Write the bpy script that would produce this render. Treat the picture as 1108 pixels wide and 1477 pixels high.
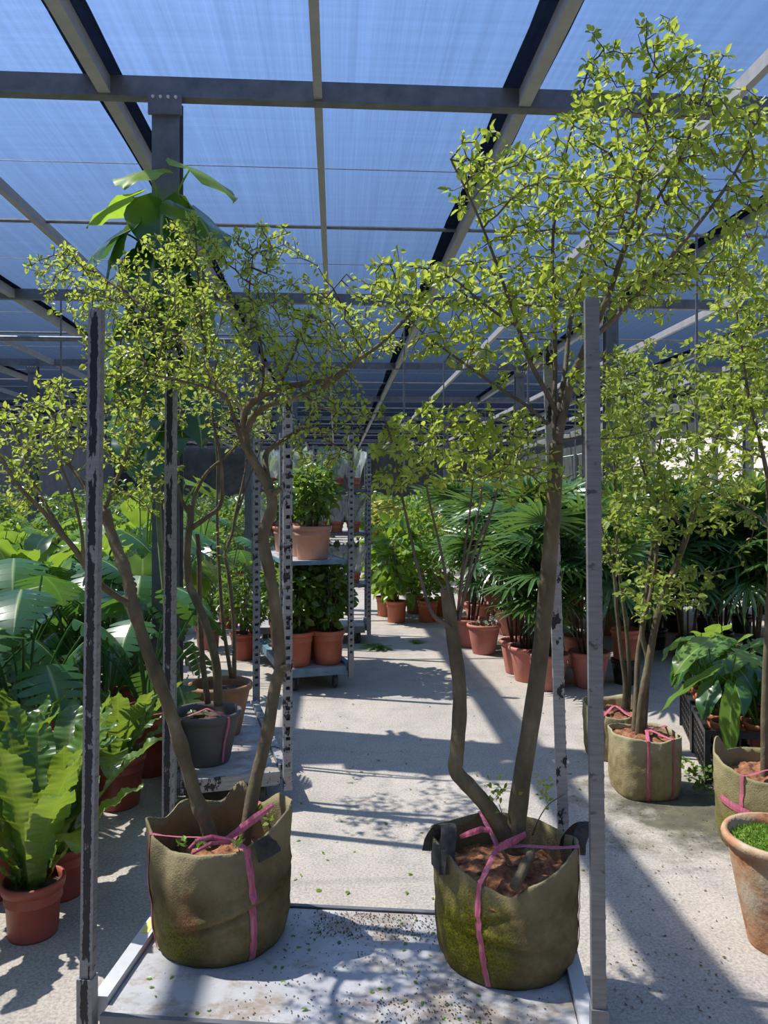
import bpy, bmesh, math, random
import numpy as np
from mathutils import Vector, Matrix, noise as mnoise

random.seed(7)
rng = np.random.default_rng(7)
R = math.radians
scene = bpy.context.scene
COL = scene.collection
for _o in list(bpy.data.objects):
    bpy.data.objects.remove(_o)

# ------------------------------------------------------------------ camera, sky, sun, exposure
F_PX, HOR, CAM_H, YAW = 1110.0, 715.0, 1.55, R(3.6)
cam_data = bpy.data.cameras.new('camera')
cam = bpy.data.objects.new('camera', cam_data)
COL.objects.link(cam)
cam.location = (0, 0, CAM_H)
cam.rotation_euler = (R(90), 0, -YAW)
cam_data.sensor_width = 36
cam_data.lens = F_PX / 1477 * 36
cam_data.shift_y = -(738.5 - HOR) / 1477
cam_data.clip_end = 300
scene.camera = cam

SUN_DIR = Vector((0.62, -0.19, -1.0)).normalized()      # the way the light travels
world = bpy.data.worlds.new('sky')
scene.world = world
world.use_nodes = True
wn = world.node_tree.nodes
wn.clear()
w_out = wn.new('ShaderNodeOutputWorld')
w_bg = wn.new('ShaderNodeBackground')
w_sky = wn.new('ShaderNodeTexSky')
w_sky.sky_type = 'NISHITA'
w_sky.sun_disc = False
w_sky.sun_elevation = math.asin(-SUN_DIR.z)
w_sky.sun_rotation = math.atan2(-SUN_DIR.x, -SUN_DIR.y)
w_sky.air_density = 1.0
w_sky.dust_density = 0.4
w_sky.ozone_density = 4.0
w_bg.inputs['Strength'].default_value = 0.68
world.node_tree.links.new(w_sky.outputs[0], w_bg.inputs[0])
world.node_tree.links.new(w_bg.outputs[0], w_out.inputs[0])

sun_data = bpy.data.lights.new('sun', 'SUN')
sun_data.energy = 15.8
sun_data.angle = R(0.6)
sun_data.color = (1.0, 0.94, 0.85)
sun = bpy.data.objects.new('sun', sun_data)
COL.objects.link(sun)
sun.rotation_euler = SUN_DIR.to_track_quat('-Z', 'Y').to_euler()

scene.view_settings.view_transform = 'Standard'
scene.view_settings.look = 'None'
scene.view_settings.gamma = 1
scene.view_settings.use_curve_mapping = False
scene.view_settings.exposure = 0.0

# ------------------------------------------------------------------ helpers
CA, SA = math.cos(YAW), math.sin(YAW)


def cw(x, d, z=0.0):
    """a spot x metres right of and d metres ahead of where the photographer stood -> world"""
    return np.array([x * CA + d * SA, -x * SA + d * CA, z])


def P(px, py, d):
    return cw((px - 554) / F_PX * d, d, CAM_H + (HOR - py) / F_PX * d)


def G(px, py, h=0.0):
    d = (CAM_H - h) * F_PX / (py - HOR)
    return cw((px - 554) / F_PX * d, d, h)


def tag(o, label=None, cat=None, group=None, kind=None):
    if label: o['label'] = label
    if cat: o['category'] = cat
    if group: o['group'] = group
    if kind: o['kind'] = kind
    return o


def empty(name, loc=(0, 0, 0), rz=0.0, parent=None):
    o = bpy.data.objects.new(name, None)
    COL.objects.link(o)
    o.location = loc
    o.rotation_euler = (0, 0, rz)
    o.empty_display_size = 0.1
    o.parent = parent
    return o


def link(name, me, mat=None, parent=None, loc=(0, 0, 0), rot=(0, 0, 0), scale=(1, 1, 1)):
    o = bpy.data.objects.new(name, me)
    COL.objects.link(o)
    if mat is not None and not me.materials:
        me.materials.append(mat)
    o.parent = parent
    o.location = loc
    o.rotation_euler = rot
    o.scale = scale
    return o


def copy_tree(o, parent=None):
    c = o.copy()
    COL.objects.link(c)
    c.parent = parent
    for ch in o.children:
        copy_tree(ch, c)
    return c


class MB:
    """collects shapes into one mesh"""
    def __init__(self):
        self.v, self.f, self.a = [], [], {}

    def add(self, v, f, m=None, **attr):
        b = len(self.v)
        if m is not None:
            v = [m @ Vector(p) for p in v]
        self.v += [tuple(p) for p in v]
        self.f += [tuple(i + b for i in q) for q in f]
        for k in attr:
            lst = self.a.setdefault(k, [])
            lst += [0.0] * (b - len(lst)) + list(attr[k])
        return self

    def box(self, x0, x1, y0, y1, z0, z1, m=None):
        v = [(x, y, z) for x in (x0, x1) for y in (y0, y1) for z in (z0, z1)]
        f = [(0, 1, 3, 2), (4, 6, 7, 5), (0, 4, 5, 1), (2, 3, 7, 6), (0, 2, 6, 4), (1, 5, 7, 3)]
        return self.add(v, f, m)

    def tube(self, pts, rad, n=8, cap=True):
        pts = [Vector(p) for p in pts]
        if not hasattr(rad, '__len__'):
            rad = [rad] * len(pts)
        v, f = [], []
        t0 = (pts[1] - pts[0]).normalized()
        u = t0.orthogonal().normalized()
        for i, p in enumerate(pts):
            t = (pts[min(i + 1, len(pts) - 1)] - pts[max(i - 1, 0)]).normalized()
            u = (u - t * u.dot(t)).normalized()
            w = t.cross(u)
            for k in range(n):
                a = 2 * math.pi * k / n
                v.append(p + (u * math.cos(a) + w * math.sin(a)) * rad[i])
        for i in range(len(pts) - 1):
            for k in range(n):
                k2 = (k + 1) % n
                f.append((i * n + k, i * n + k2, (i + 1) * n + k2, (i + 1) * n + k))
        if cap:
            f.append(tuple(reversed(range(n))))
            f.append(tuple(range((len(pts) - 1) * n, len(pts) * n)))
        return self.add(v, f)

    def lathe(self, prof, n=28, cz=0.0, m=None):
        v, f = [], []
        for r, z in prof:
            for k in range(n):
                a = 2 * math.pi * k / n
                v.append((r * math.cos(a), r * math.sin(a), z + cz))
        for i in range(len(prof) - 1):
            for k in range(n):
                k2 = (k + 1) % n
                f.append((i * n + k, i * n + k2, (i + 1) * n + k2, (i + 1) * n + k))
        return self.add(v, f, m)

    def mesh(self, name='mesh', smooth=False):
        me = bpy.data.meshes.new(name)
        me.from_pydata(self.v, [], self.f)
        for k, lst in self.a.items():
            lst = lst + [0.0] * (len(self.v) - len(lst))
            at = me.attributes.new(k, 'FLOAT', 'POINT')
            at.data.foreach_set('value', lst)
        if smooth:
            me.polygons.foreach_set('use_smooth', [True] * len(me.polygons))
        me.update()
        return me

    def build(self, name, mat, parent=None, smooth=False, **kw):
        return link(name, self.mesh(name, smooth), mat, parent, **kw)


def smooth_path(pts, rad, sub=5):
    pts = [np.array(p, float) for p in pts]
    n = len(pts)
    if n < 3:
        return pts, list(rad)
    out, ro = [], []
    for i in range(n - 1):
        p0, p1, p2, p3 = pts[max(i - 1, 0)], pts[i], pts[i + 1], pts[min(i + 2, n - 1)]
        for k in range(sub):
            t = k / sub
            out.append(0.5 * ((2 * p1) + (p2 - p0) * t + (2 * p0 - 5 * p1 + 4 * p2 - p3) * t * t
                              + (3 * p1 - p0 - 3 * p2 + p3) * t ** 3))
            ro.append(rad[i] * (1 - t) + rad[i + 1] * t)
    out.append(pts[-1])
    ro.append(rad[-1])
    return out, ro


# ------------------------------------------------------------------ materials
def newmat(name):
    m = bpy.data.materials.new(name)
    m.use_nodes = True
    nt = m.node_tree
    nt.nodes.clear()
    out = nt.nodes.new('ShaderNodeOutputMaterial')
    return m, nt, out


def N(nt, kind, **kw):
    n = nt.nodes.new(kind)
    for k, v in kw.items():
        if k.startswith('i_'):
            key = k[2:]
            key = int(key) if key.isdigit() else key.replace('_', ' ')
            n.inputs[key].default_value = v
        else:
            setattr(n, k, v)
    return n


def L(nt, a, b):
    nt.links.new(a, b)


def coords(nt, scale=(1, 1, 1)):
    tc = N(nt, 'ShaderNodeTexCoord')
    mp = N(nt, 'ShaderNodeMapping')
    mp.inputs['Scale'].default_value = scale
    L(nt, tc.outputs['Object'], mp.inputs['Vector'])
    return mp.outputs[0]


def noise(nt, vec, scale=5, detail=4, rough=0.6):
    n = N(nt, 'ShaderNodeTexNoise')
    n.inputs['Scale'].default_value = scale
    n.inputs['Detail'].default_value = detail
    n.inputs['Roughness'].default_value = rough
    L(nt, vec, n.inputs['Vector'])
    return n.outputs['Fac']


def ramp(nt, fac, stops):
    r = N(nt, 'ShaderNodeValToRGB')
    el = r.color_ramp.elements
    while len(el) < len(stops):
        el.new(0.5)
    for e, (p, c) in zip(el, stops):
        e.position = p
        e.color = (*c, 1) if len(c) == 3 else c
    L(nt, fac, r.inputs[0])
    return r.outputs[0]


def mixc(nt, fac, a, b, mode='MIX'):
    m = N(nt, 'ShaderNodeMix', data_type='RGBA', blend_type=mode)
    for sock, val in ((m.inputs[0], fac), (m.inputs[6], a), (m.inputs[7], b)):
        if isinstance(val, (int, float)):
            sock.default_value = val
        elif isinstance(val, tuple):
            sock.default_value = (*val, 1) if len(val) == 3 else val
        else:
            L(nt, val, sock)
    return m.outputs[2]


def bump(nt, h, strength=0.3, dist=0.01):
    b = N(nt, 'ShaderNodeBump')
    b.inputs['Strength'].default_value = strength
    b.inputs['Distance'].default_value = dist
    L(nt, h, b.inputs['Height'])
    return b.outputs[0]


def surf(name, stops, scale=6, rough=0.7, metal=0.0, bstr=0.25, bscale=None, detail=5, stretch=(1, 1, 1), spec=0.4):
    """a noisy surface: colour ramp over noise, with a little relief"""
    m, nt, out = newmat(name)
    v = coords(nt, stretch)
    n = noise(nt, v, scale, detail)
    c = ramp(nt, n, stops)
    b = N(nt, 'ShaderNodeBsdfPrincipled')
    L(nt, c, b.inputs['Base Color'])
    b.inputs['Roughness'].default_value = rough
    b.inputs['Metallic'].default_value = metal
    b.inputs['Specular IOR Level'].default_value = spec
    if bstr:
        L(nt, bump(nt, noise(nt, v, bscale or scale * 4, 4), bstr), b.inputs['Normal'])
    L(nt, b.outputs[0], out.inputs[0])
    return m


def leafmat(name, c1, c2, tcol, transl=0.4, rough=0.45, rib=None, spec=0.4):
    """leaf: glossy top coat plus light passing through the blade; leaves vary in tint"""
    m, nt, out = newmat(name)
    at = N(nt, 'ShaderNodeAttribute', attribute_name='tint')
    oi = N(nt, 'ShaderNodeObjectInfo')
    ad = N(nt, 'ShaderNodeMath', operation='ADD')
    L(nt, at.outputs['Fac'], ad.inputs[0])
    L(nt, oi.outputs['Random'], ad.inputs[1])
    fr = N(nt, 'ShaderNodeMath', operation='FRACT')
    L(nt, ad.outputs[0], fr.inputs[0])
    c = ramp(nt, fr.outputs[0], [(0.0, c1), (1.0, c2)])
    if rib:
        ra = N(nt, 'ShaderNodeAttribute', attribute_name='rib')
        mr = N(nt, 'ShaderNodeMapRange')
        mr.inputs[1].default_value = 0.93
        mr.inputs[2].default_value = 0.995
        L(nt, ra.outputs['Fac'], mr.inputs[0])
        c = mixc(nt, mr.outputs[0], c, rib)
    b = N(nt, 'ShaderNodeBsdfPrincipled')
    L(nt, c, b.inputs['Base Color'])
    b.inputs['Roughness'].default_value = rough
    b.inputs['Specular IOR Level'].default_value = spec
    t = N(nt, 'ShaderNodeBsdfTranslucent')
    L(nt, mixc(nt, 0.75, c, tcol), t.inputs[0])
    mx = N(nt, 'ShaderNodeMixShader')
    mx.inputs[0].default_value = transl
    L(nt, b.outputs[0], mx.inputs[1])
    L(nt, t.outputs[0], mx.inputs[2])
    L(nt, mx.outputs[0], out.inputs[0])
    return m


M = {}
M['steel'] = surf('galvanised_steel', [(0.3, (0.12, 0.13, 0.145)), (0.7, (0.20, 0.21, 0.225))], 9, 0.5, 0.45, 0.1)
M['rafter'] = surf('weathered_zinc_rafter', [(0.3, (0.29, 0.295, 0.30)), (0.7, (0.38, 0.38, 0.38))], 6, 0.55, 0.1, 0.08)
M['steel_light'] = surf('bright_galvanised_steel', [(0.3, (0.5, 0.51, 0.52)), (0.7, (0.68, 0.68, 0.67))], 6, 0.5, 0.25, 0.08)
M['wheel'] = surf('caster_rubber', [(0.3, (0.05, 0.05, 0.05)), (0.7, (0.1, 0.095, 0.09))], 20, 0.7)
M['blackplastic'] = surf('black_plastic', [(0.3, (0.016, 0.017, 0.019)), (0.7, (0.05, 0.05, 0.053))], 12, 0.4, 0, 0.05)
M['terracotta'] = surf('orange_nursery_pot', [(0.3, (0.43, 0.12, 0.065)), (0.7, (0.55, 0.18, 0.10))], 7, 0.5, 0, 0.05)
M['redpot'] = surf('red_brown_plastic_pot', [(0.3, (0.30, 0.07, 0.048)), (0.7, (0.38, 0.10, 0.068))], 7, 0.45, 0, 0.05)
M['palepot'] = surf('pale_terracotta_pot', [(0.3, (0.46, 0.22, 0.15)), (0.72, (0.58, 0.32, 0.24))], 5, 0.65, 0, 0.1)
M['palmpot'] = surf('weathered_rose_terracotta', [(0.28, (0.40, 0.135, 0.095)), (0.6, (0.52, 0.2, 0.15)), (0.85, (0.6, 0.36, 0.3))], 4, 0.7, 0, 0.15)
M['greypot'] = surf('grey_plastic_pot', [(0.3, (0.075, 0.07, 0.07)), (0.7, (0.13, 0.12, 0.115))], 5, 0.6, 0, 0.1)
M['brownpot'] = surf('brown_stained_clay_pot', [(0.3, (0.22, 0.12, 0.06)), (0.6, (0.36, 0.2, 0.11)), (0.8, (0.42, 0.33, 0.22))], 5, 0.75, 0, 0.2)
M['claypot'] = surf('flaking_clay_pot', [(0.30, (0.11, 0.05, 0.025)), (0.40, (0.42, 0.2, 0.10)), (0.52, (0.44, 0.3, 0.18)), (0.62, (0.5, 0.40, 0.28)), (0.75, (0.33, 0.25, 0.16))], 7, 0.9, 0, 0.9, 14, 9)
M['soil'] = surf('red_brown_soil', [(0.3, (0.06, 0.02, 0.01)), (0.5, (0.24, 0.10, 0.045)), (0.7, (0.40, 0.20, 0.11))], 30, 0.95, 0, 0.9, 60)
M['darksoil'] = surf('dark_potting_soil', [(0.3, (0.03, 0.022, 0.016)), (0.7, (0.13, 0.09, 0.06))], 50, 0.95, 0, 0.8, 80)
M['moss'] = surf('moss', [(0.3, (0.06, 0.13, 0.01)), (0.7, (0.24, 0.36, 0.05))], 60, 0.95, 0, 0.9, 120)
M['bark'] = surf('olive_bark', [(0.25, (0.06, 0.047, 0.026)), (0.55, (0.135, 0.108, 0.06)), (0.8, (0.24, 0.2, 0.13))], 14, 0.8, 0, 0.5, 60, stretch=(1, 1, 0.6))
M['bark_dark'] = surf('dark_bark', [(0.25, (0.06, 0.05, 0.038)), (0.7, (0.16, 0.13, 0.1))], 16, 0.8, 0, 0.4, 60)
M['twig'] = surf('twig_bark', [(0.3, (0.075, 0.06, 0.04)), (0.7, (0.17, 0.135, 0.09))], 20, 0.8, 0, 0)
M['cane'] = surf('palm_cane', [(0.3, (0.045, 0.034, 0.024)), (0.7, (0.15, 0.11, 0.07))], 25, 0.8, 0, 0.3)
M['greenstem'] = surf('green_stem', [(0.3, (0.14, 0.2, 0.06)), (0.7, (0.28, 0.32, 0.12))], 12, 0.5, 0, 0)
M['blackfelt'] = surf('black_woven_strap', [(0.3, (0.025, 0.024, 0.022)), (0.7, (0.075, 0.07, 0.062))], 40, 0.85, 0, 0.4, 90)
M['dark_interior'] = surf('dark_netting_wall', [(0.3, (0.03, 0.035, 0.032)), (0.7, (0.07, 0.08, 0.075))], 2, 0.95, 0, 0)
M['greywall'] = surf('grey_block_wall', [(0.3, (0.14, 0.145, 0.15)), (0.7, (0.22, 0.225, 0.23))], 2, 0.9, 0, 0.2)
M['whitewall'] = surf('cream_cladding', [(0.3, (0.72, 0.68, 0.61)), (0.7, (0.82, 0.78, 0.71))], 1.5, 0.6, 0, 0.05)
M['bluepaint'] = surf('worn_blue_paint', [(0.3, (0.09, 0.17, 0.24)), (0.62, (0.17, 0.28, 0.36)), (0.75, (0.3, 0.34, 0.36))], 9, 0.55, 0.1, 0.1)
M['yellow_tape'] = surf('yellow_tape', [(0.3, (0.72, 0.66, 0.10)), (0.7, (0.8, 0.75, 0.25))], 30, 0.5, 0, 0)
M['white_plastic'] = surf('white_plastic', [(0.3, (0.7, 0.7, 0.7)), (0.7, (0.8, 0.8, 0.8))], 10, 0.4, 0, 0)
M['bluecloth'] = surf('blue_plastic', [(0.3, (0.02, 0.12, 0.4)), (0.7, (0.03, 0.2, 0.6))], 10, 0.4, 0, 0)

# leaves
M['leaf_tree'] = leafmat('leaf_tree', (0.085, 0.175, 0.022), (0.36, 0.42, 0.08), (0.66, 0.78, 0.09), 0.48, 0.42)
M['leaf_tree_dark'] = leafmat('leaf_tree_dark', (0.10, 0.19, 0.03), (0.28, 0.34, 0.07), (0.50, 0.60, 0.08), 0.45, 0.42)
M['leaf_monstera'] = leafmat('leaf_monstera', (0.025, 0.085, 0.025), (0.055, 0.15, 0.035), (0.22, 0.48, 0.05), 0.24, 0.26, rib=(0.3, 0.4, 0.16), spec=0.6)
M['leaf_light'] = leafmat('leaf_light', (0.06, 0.15, 0.025), (0.17, 0.29, 0.04), (0.44, 0.66, 0.05), 0.36, 0.33, rib=(0.35, 0.45, 0.15))
M['leaf_tall'] = leafmat('leaf_tall', (0.12, 0.24, 0.03), (0.22, 0.36, 0.04), (0.5, 0.75, 0.05), 0.5, 0.36, rib=(0.35, 0.45, 0.15))
M['leaf_fern'] = leafmat('leaf_fern', (0.035, 0.11, 0.03), (0.11, 0.20, 0.035), (0.36, 0.50, 0.04), 0.36, 0.32, rib=(0.2, 0.22, 0.07), spec=0.6)
M['leaf_palm'] = leafmat('leaf_palm', (0.03, 0.09, 0.03), (0.09, 0.18, 0.05), (0.28, 0.50, 0.07), 0.24, 0.28, spec=0.6)
M['leaf_shrub'] = leafmat('leaf_shrub', (0.03, 0.09, 0.018), (0.13, 0.22, 0.04), (0.42, 0.60, 0.06), 0.3, 0.30, spec=0.55)
M['leaf_yellow'] = leafmat('leaf_yellow', (0.22, 0.28, 0.03), (0.62, 0.5, 0.12), (0.8, 0.7, 0.1), 0.4, 0.5)
M['leaf_brown'] = leafmat('leaf_brown', (0.16, 0.09, 0.04), (0.33, 0.2, 0.1), (0.4, 0.25, 0.1), 0.3, 0.7)
M['leaf_grey'] = leafmat('leaf_grey', (0.16, 0.25, 0.14), (0.3, 0.38, 0.24), (0.4, 0.5, 0.25), 0.3, 0.5)


def mat_floor():
    m, nt, out = newmat('worn_concrete')
    v = coords(nt)
    big = noise(nt, v, 0.7, 6, 0.65)
    mid = noise(nt, v, 5, 8, 0.7)
    fine = noise(nt, v, 90, 3, 0.7)
    c = ramp(nt, big, [(0.3, (0.27, 0.236, 0.20)), (0.5, (0.36, 0.318, 0.265)), (0.72, (0.43, 0.385, 0.325))])
    c = mixc(nt, ramp(nt, mid, [(0.36, (1, 1, 1)), (0.52, (0, 0, 0))]), c, (0.26, 0.235, 0.205))
    c = mixc(nt, 0.35, c, ramp(nt, fine, [(0.32, (0.10, 0.09, 0.08)), (0.6, (0.64, 0.585, 0.505))]))
    # damp mossy earth lying round the sacks and crates beside the palms
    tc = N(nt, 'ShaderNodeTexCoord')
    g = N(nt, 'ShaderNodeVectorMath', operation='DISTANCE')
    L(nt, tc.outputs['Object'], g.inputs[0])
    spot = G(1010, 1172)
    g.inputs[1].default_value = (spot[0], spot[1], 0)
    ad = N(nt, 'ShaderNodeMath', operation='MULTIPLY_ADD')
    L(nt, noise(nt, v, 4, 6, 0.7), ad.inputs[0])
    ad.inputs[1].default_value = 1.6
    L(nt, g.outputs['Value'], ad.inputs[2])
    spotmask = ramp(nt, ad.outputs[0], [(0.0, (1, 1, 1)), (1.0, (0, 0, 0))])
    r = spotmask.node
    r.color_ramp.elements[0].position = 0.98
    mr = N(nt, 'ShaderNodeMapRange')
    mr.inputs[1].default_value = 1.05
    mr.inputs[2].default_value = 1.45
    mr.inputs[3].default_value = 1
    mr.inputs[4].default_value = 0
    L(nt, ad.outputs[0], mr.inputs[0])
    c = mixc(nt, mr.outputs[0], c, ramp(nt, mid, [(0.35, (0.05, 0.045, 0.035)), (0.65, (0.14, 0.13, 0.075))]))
    b = N(nt, 'ShaderNodeBsdfPrincipled')
    L(nt, c, b.inputs['Base Color'])
    b.inputs['Roughness'].default_value = 0.85
    L(nt, bump(nt, fine, 0.35, 0.004), b.inputs['Normal'])
    L(nt, b.outputs[0], out.inputs[0])
    return m


def mat_net(name, dens, cover):
    """knitted shade cloth: threads with gaps; a thin absorbing layer, so it darkens as one looks along it"""
    m, nt, out = newmat(name)
    v1 = coords(nt, (55, 0.5, 1))
    v2 = coords(nt, (0.35, 26, 1))
    v3 = coords(nt, (9, 0.15, 1))
    n1 = noise(nt, v1, 1, 3, 0.6)
    n2 = noise(nt, v2, 1, 3, 0.6)
    n3 = noise(nt, v3, 1, 3, 0.6)
    s = N(nt, 'ShaderNodeMath', operation='ADD')
    L(nt, n1, s.inputs[0]); L(nt, n2, s.inputs[1])
    s2 = N(nt, 'ShaderNodeMath', operation='ADD')
    L(nt, s.outputs[0], s2.inputs[0]); L(nt, n3, s2.inputs[1])
    mr = N(nt, 'ShaderNodeMapRange')
    mr.inputs[1].default_value = 1.15
    mr.inputs[2].default_value = 1.95
    mr.inputs[3].default_value = cover[0]
    mr.inputs[4].default_value = cover[1]
    L(nt, s2.outputs[0], mr.inputs[0])
    tr = N(nt, 'ShaderNodeBsdfTransparent')
    tr.inputs[0].default_value = (0.99, 0.995, 1, 1)
    tl = N(nt, 'ShaderNodeBsdfTranslucent')
    tl.inputs[0].default_value = (0.035, 0.05, 0.10, 1)
    df = N(nt, 'ShaderNodeBsdfDiffuse')
    df.inputs[0].default_value = (0.035, 0.05, 0.095, 1)
    mx0 = N(nt, 'ShaderNodeMixShader')
    L(nt, tl.outputs[0], mx0.inputs[1]); L(nt, df.outputs[0], mx0.inputs[2])
    mx = N(nt, 'ShaderNodeMixShader')
    L(nt, mr.outputs[0], mx.inputs[0])
    L(nt, tr.outputs[0], mx.inputs[1]); L(nt, mx0.outputs[0], mx.inputs[2])
    L(nt, mx.outputs[0], out.inputs['Surface'])
    va = N(nt, 'ShaderNodeVolumeAbsorption')
    va.inputs['Color'].default_value = (0.30, 0.315, 0.36, 1)
    va.inputs['Density'].default_value = dens
    L(nt, va.outputs[0], out.inputs['Volume'])
    return m


def mat_felt(name, spot=(-0.1, -0.2, 0.08), size=0.16, base=((0.06, 0.045, 0.02), (0.15, 0.115, 0.05), (0.25, 0.205, 0.11)), dry=(0.28, 0.24, 0.135), mosscol=((0.06, 0.065, 0.008), (0.20, 0.20, 0.018)), rustspot=None):
    """felt sack cloth: dry pale cloth near the rim, damp and stained lower down, a moss patch round one spot"""
    m, nt, out = newmat(name)
    v = coords(nt)
    n = noise(nt, v, 6, 9, 0.75)
    fine = noise(nt, v, 170, 2, 0.7)
    c = ramp(nt, n, [(0.30, base[0]), (0.5, base[1]), (0.7, base[2])])
    tc = N(nt, 'ShaderNodeTexCoord')
    sx = N(nt, 'ShaderNodeSeparateXYZ')
    L(nt, tc.outputs['Object'], sx.inputs[0])
    hz = N(nt, 'ShaderNodeMath', operation='MULTIPLY_ADD')
    L(nt, noise(nt, v, 7, 6, 0.7), hz.inputs[0])
    hz.inputs[1].default_value = 0.22
    L(nt, sx.outputs[2], hz.inputs[2])
    c = mixc(nt, ramp(nt, hz.outputs[0], [(0.30, (0, 0, 0)), (0.44, (0.75, 0.75, 0.75))]), c, dry)

    def patch(at, sz, wob, soft):
        g = N(nt, 'ShaderNodeVectorMath', operation='DISTANCE')
        L(nt, tc.outputs['Object'], g.inputs[0])
        g.inputs[1].default_value = at
        ad = N(nt, 'ShaderNodeMath', operation='MULTIPLY_ADD')
        L(nt, noise(nt, v, wob, 8, 0.8), ad.inputs[0])
        ad.inputs[1].default_value = 0.42
        L(nt, g.outputs['Value'], ad.inputs[2])
        mr = N(nt, 'ShaderNodeMapRange')
        mr.inputs[1].default_value = sz + 0.21
        mr.inputs[2].default_value = sz + 0.21 - soft
        L(nt, ad.outputs[0], mr.inputs[0])
        return mr.outputs[0]
    c = mixc(nt, patch(spot, size, 16, 0.12), c, ramp(nt, fine, [(0.35, mosscol[0]), (0.65, mosscol[1])]))
    if rustspot:
        c = mixc(nt, patch(rustspot, 0.055, 9, 0.05), c, ramp(nt, fine, [(0.3, (0.12, 0.055, 0.025)), (0.7, (0.27, 0.14, 0.07))]))
    b = N(nt, 'ShaderNodeBsdfPrincipled')
    L(nt, c, b.inputs['Base Color'])
    b.inputs['Roughness'].default_value = 0.95
    b.inputs['Specular IOR Level'].default_value = 0.15
    ad = N(nt, 'ShaderNodeMath', operation='ADD')
    L(nt, fine, ad.inputs[0]); L(nt, n, ad.inputs[1])
    L(nt, bump(nt, ad.outputs[0], 0.5, 0.007), b.inputs['Normal'])
    L(nt, b.outputs[0], out.inputs[0])
    return m


def mat_post(name, silver, dark, lo, hi, stripe=0.0, stretch=(30, 30, 9)):
    """steel cart post with peeling black paint; stripe > 0 keeps the paint to a band down the front"""
    m, nt, out = newmat(name)
    v = coords(nt, stretch)
    n = noise(nt, v, 1, 5, 0.65)
    fine = noise(nt, coords(nt, (8, 8, 60)), 1.5, 3, 0.6)
    s = ramp(nt, fine, [(0.35, tuple(x * 0.75 for x in silver)), (0.65, silver)])
    mask = ramp(nt, n, [(lo, (0, 0, 0)), (hi, (1, 1, 1))])
    if stripe:
        tc = N(nt, 'ShaderNodeTexCoord')
        sx = N(nt, 'ShaderNodeSeparateXYZ')
        L(nt, tc.outputs['Object'], sx.inputs[0])
        ab = N(nt, 'ShaderNodeMath', operation='ABSOLUTE')
        L(nt, sx.outputs[0], ab.inputs[0])
        wob = N(nt, 'ShaderNodeMath', operation='MULTIPLY_ADD')
        L(nt, noise(nt, coords(nt, (40, 40, 40)), 1.5, 4, 0.7), wob.inputs[0])
        wob.inputs[1].default_value = 0.016
        L(nt, ab.outputs[0], wob.inputs[2])
        lt = N(nt, 'ShaderNodeMath', operation='LESS_THAN')
        L(nt, wob.outputs[0], lt.inputs[0])
        lt.inputs[1].default_value = stripe + 0.008
        mask = mixc(nt, 1.0, mask, lt.outputs[0], 'MULTIPLY')
    c = mixc(nt, mask, s, dark)
    b = N(nt, 'ShaderNodeBsdfPrincipled')
    L(nt, c, b.inputs['Base Color'])
    b.inputs['Roughness'].default_value = 0.5
    b.inputs['Metallic'].default_value = 0.25
    L(nt, bump(nt, n, 0.3, 0.003), b.inputs['Normal'])
    L(nt, b.outputs[0], out.inputs[0])
    return m


def mat_tray(name, dirt=0.6):
    m, nt, out = newmat(name)
    v = coords(nt)
    n = noise(nt, v, 3, 6, 0.65)
    c = ramp(nt, n, [(0.3, (0.34, 0.34, 0.345)), (0.55, (0.46, 0.46, 0.46)), (0.75, (0.56, 0.555, 0.55))])
    d = noise(nt, coords(nt, (1, 1.3, 1)), 3.4, 9, 0.78)
    c = mixc(nt, ramp(nt, d, [(dirt - 0.07, (0, 0, 0)), (dirt + 0.03, (0.85, 0.85, 0.85))]), c, (0.27, 0.215, 0.16))
    sp = noise(nt, v, 75, 3, 0.6)
    c = mixc(nt, ramp(nt, sp, [(0.69, (0, 0, 0)), (0.74, (1, 1, 1))]), c, (0.055, 0.045, 0.035))
    b = N(nt, 'ShaderNodeBsdfPrincipled')
    L(nt, c, b.inputs['Base Color'])
    b.inputs['Roughness'].default_value = 0.5
    b.inputs['Metallic'].default_value = 0.15
    L(nt, bump(nt, d, 0.15, 0.004), b.inputs['Normal'])
    L(nt, b.outputs[0], out.inputs[0])
    return m


def mat_ribbon():
    m, nt, out = newmat('pink_raffia_ribbon')
    n = noise(nt, coords(nt, (160, 160, 6)), 1, 3, 0.6)
    c = ramp(nt, n, [(0.3, (0.48, 0.09, 0.15)), (0.7, (0.68, 0.22, 0.30))])
    b = N(nt, 'ShaderNodeBsdfPrincipled')
    L(nt, c, b.inputs['Base Color'])
    b.inputs['Roughness'].default_value = 0.3
    L(nt, bump(nt, n, 0.4, 0.003), b.inputs['Normal'])
    t = N(nt, 'ShaderNodeBsdfTranslucent')
    L(nt, c, t.inputs[0])
    mx = N(nt, 'ShaderNodeMixShader')
    mx.inputs[0].default_value = 0.2
    L(nt, b.outputs[0], mx.inputs[1]); L(nt, t.outputs[0], mx.inputs[2])
    L(nt, mx.outputs[0], out.inputs[0])
    return m


def mat_film():
    """thin clear plastic sleeve"""
    m, nt, out = newmat('clear_plastic_sleeve')
    n = noise(nt, coords(nt, (12, 12, 3)), 1.4, 4, 0.6)
    t = N(nt, 'ShaderNodeBsdfTransparent')
    g = N(nt, 'ShaderNodeBsdfPrincipled')
    g.inputs['Base Color'].default_value = (0.75, 0.8, 0.8, 1)
    g.inputs['Roughness'].default_value = 0.2
    mx = N(nt, 'ShaderNodeMixShader')
    L(nt, ramp(nt, n, [(0.35, (0.12, 0.12, 0.12)), (0.7, (0.6, 0.6, 0.6))]), mx.inputs[0])
    L(nt, t.outputs[0], mx.inputs[1]); L(nt, g.outputs[0], mx.inputs[2])
    L(nt, mx.outputs[0], out.inputs[0])
    return m


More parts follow.
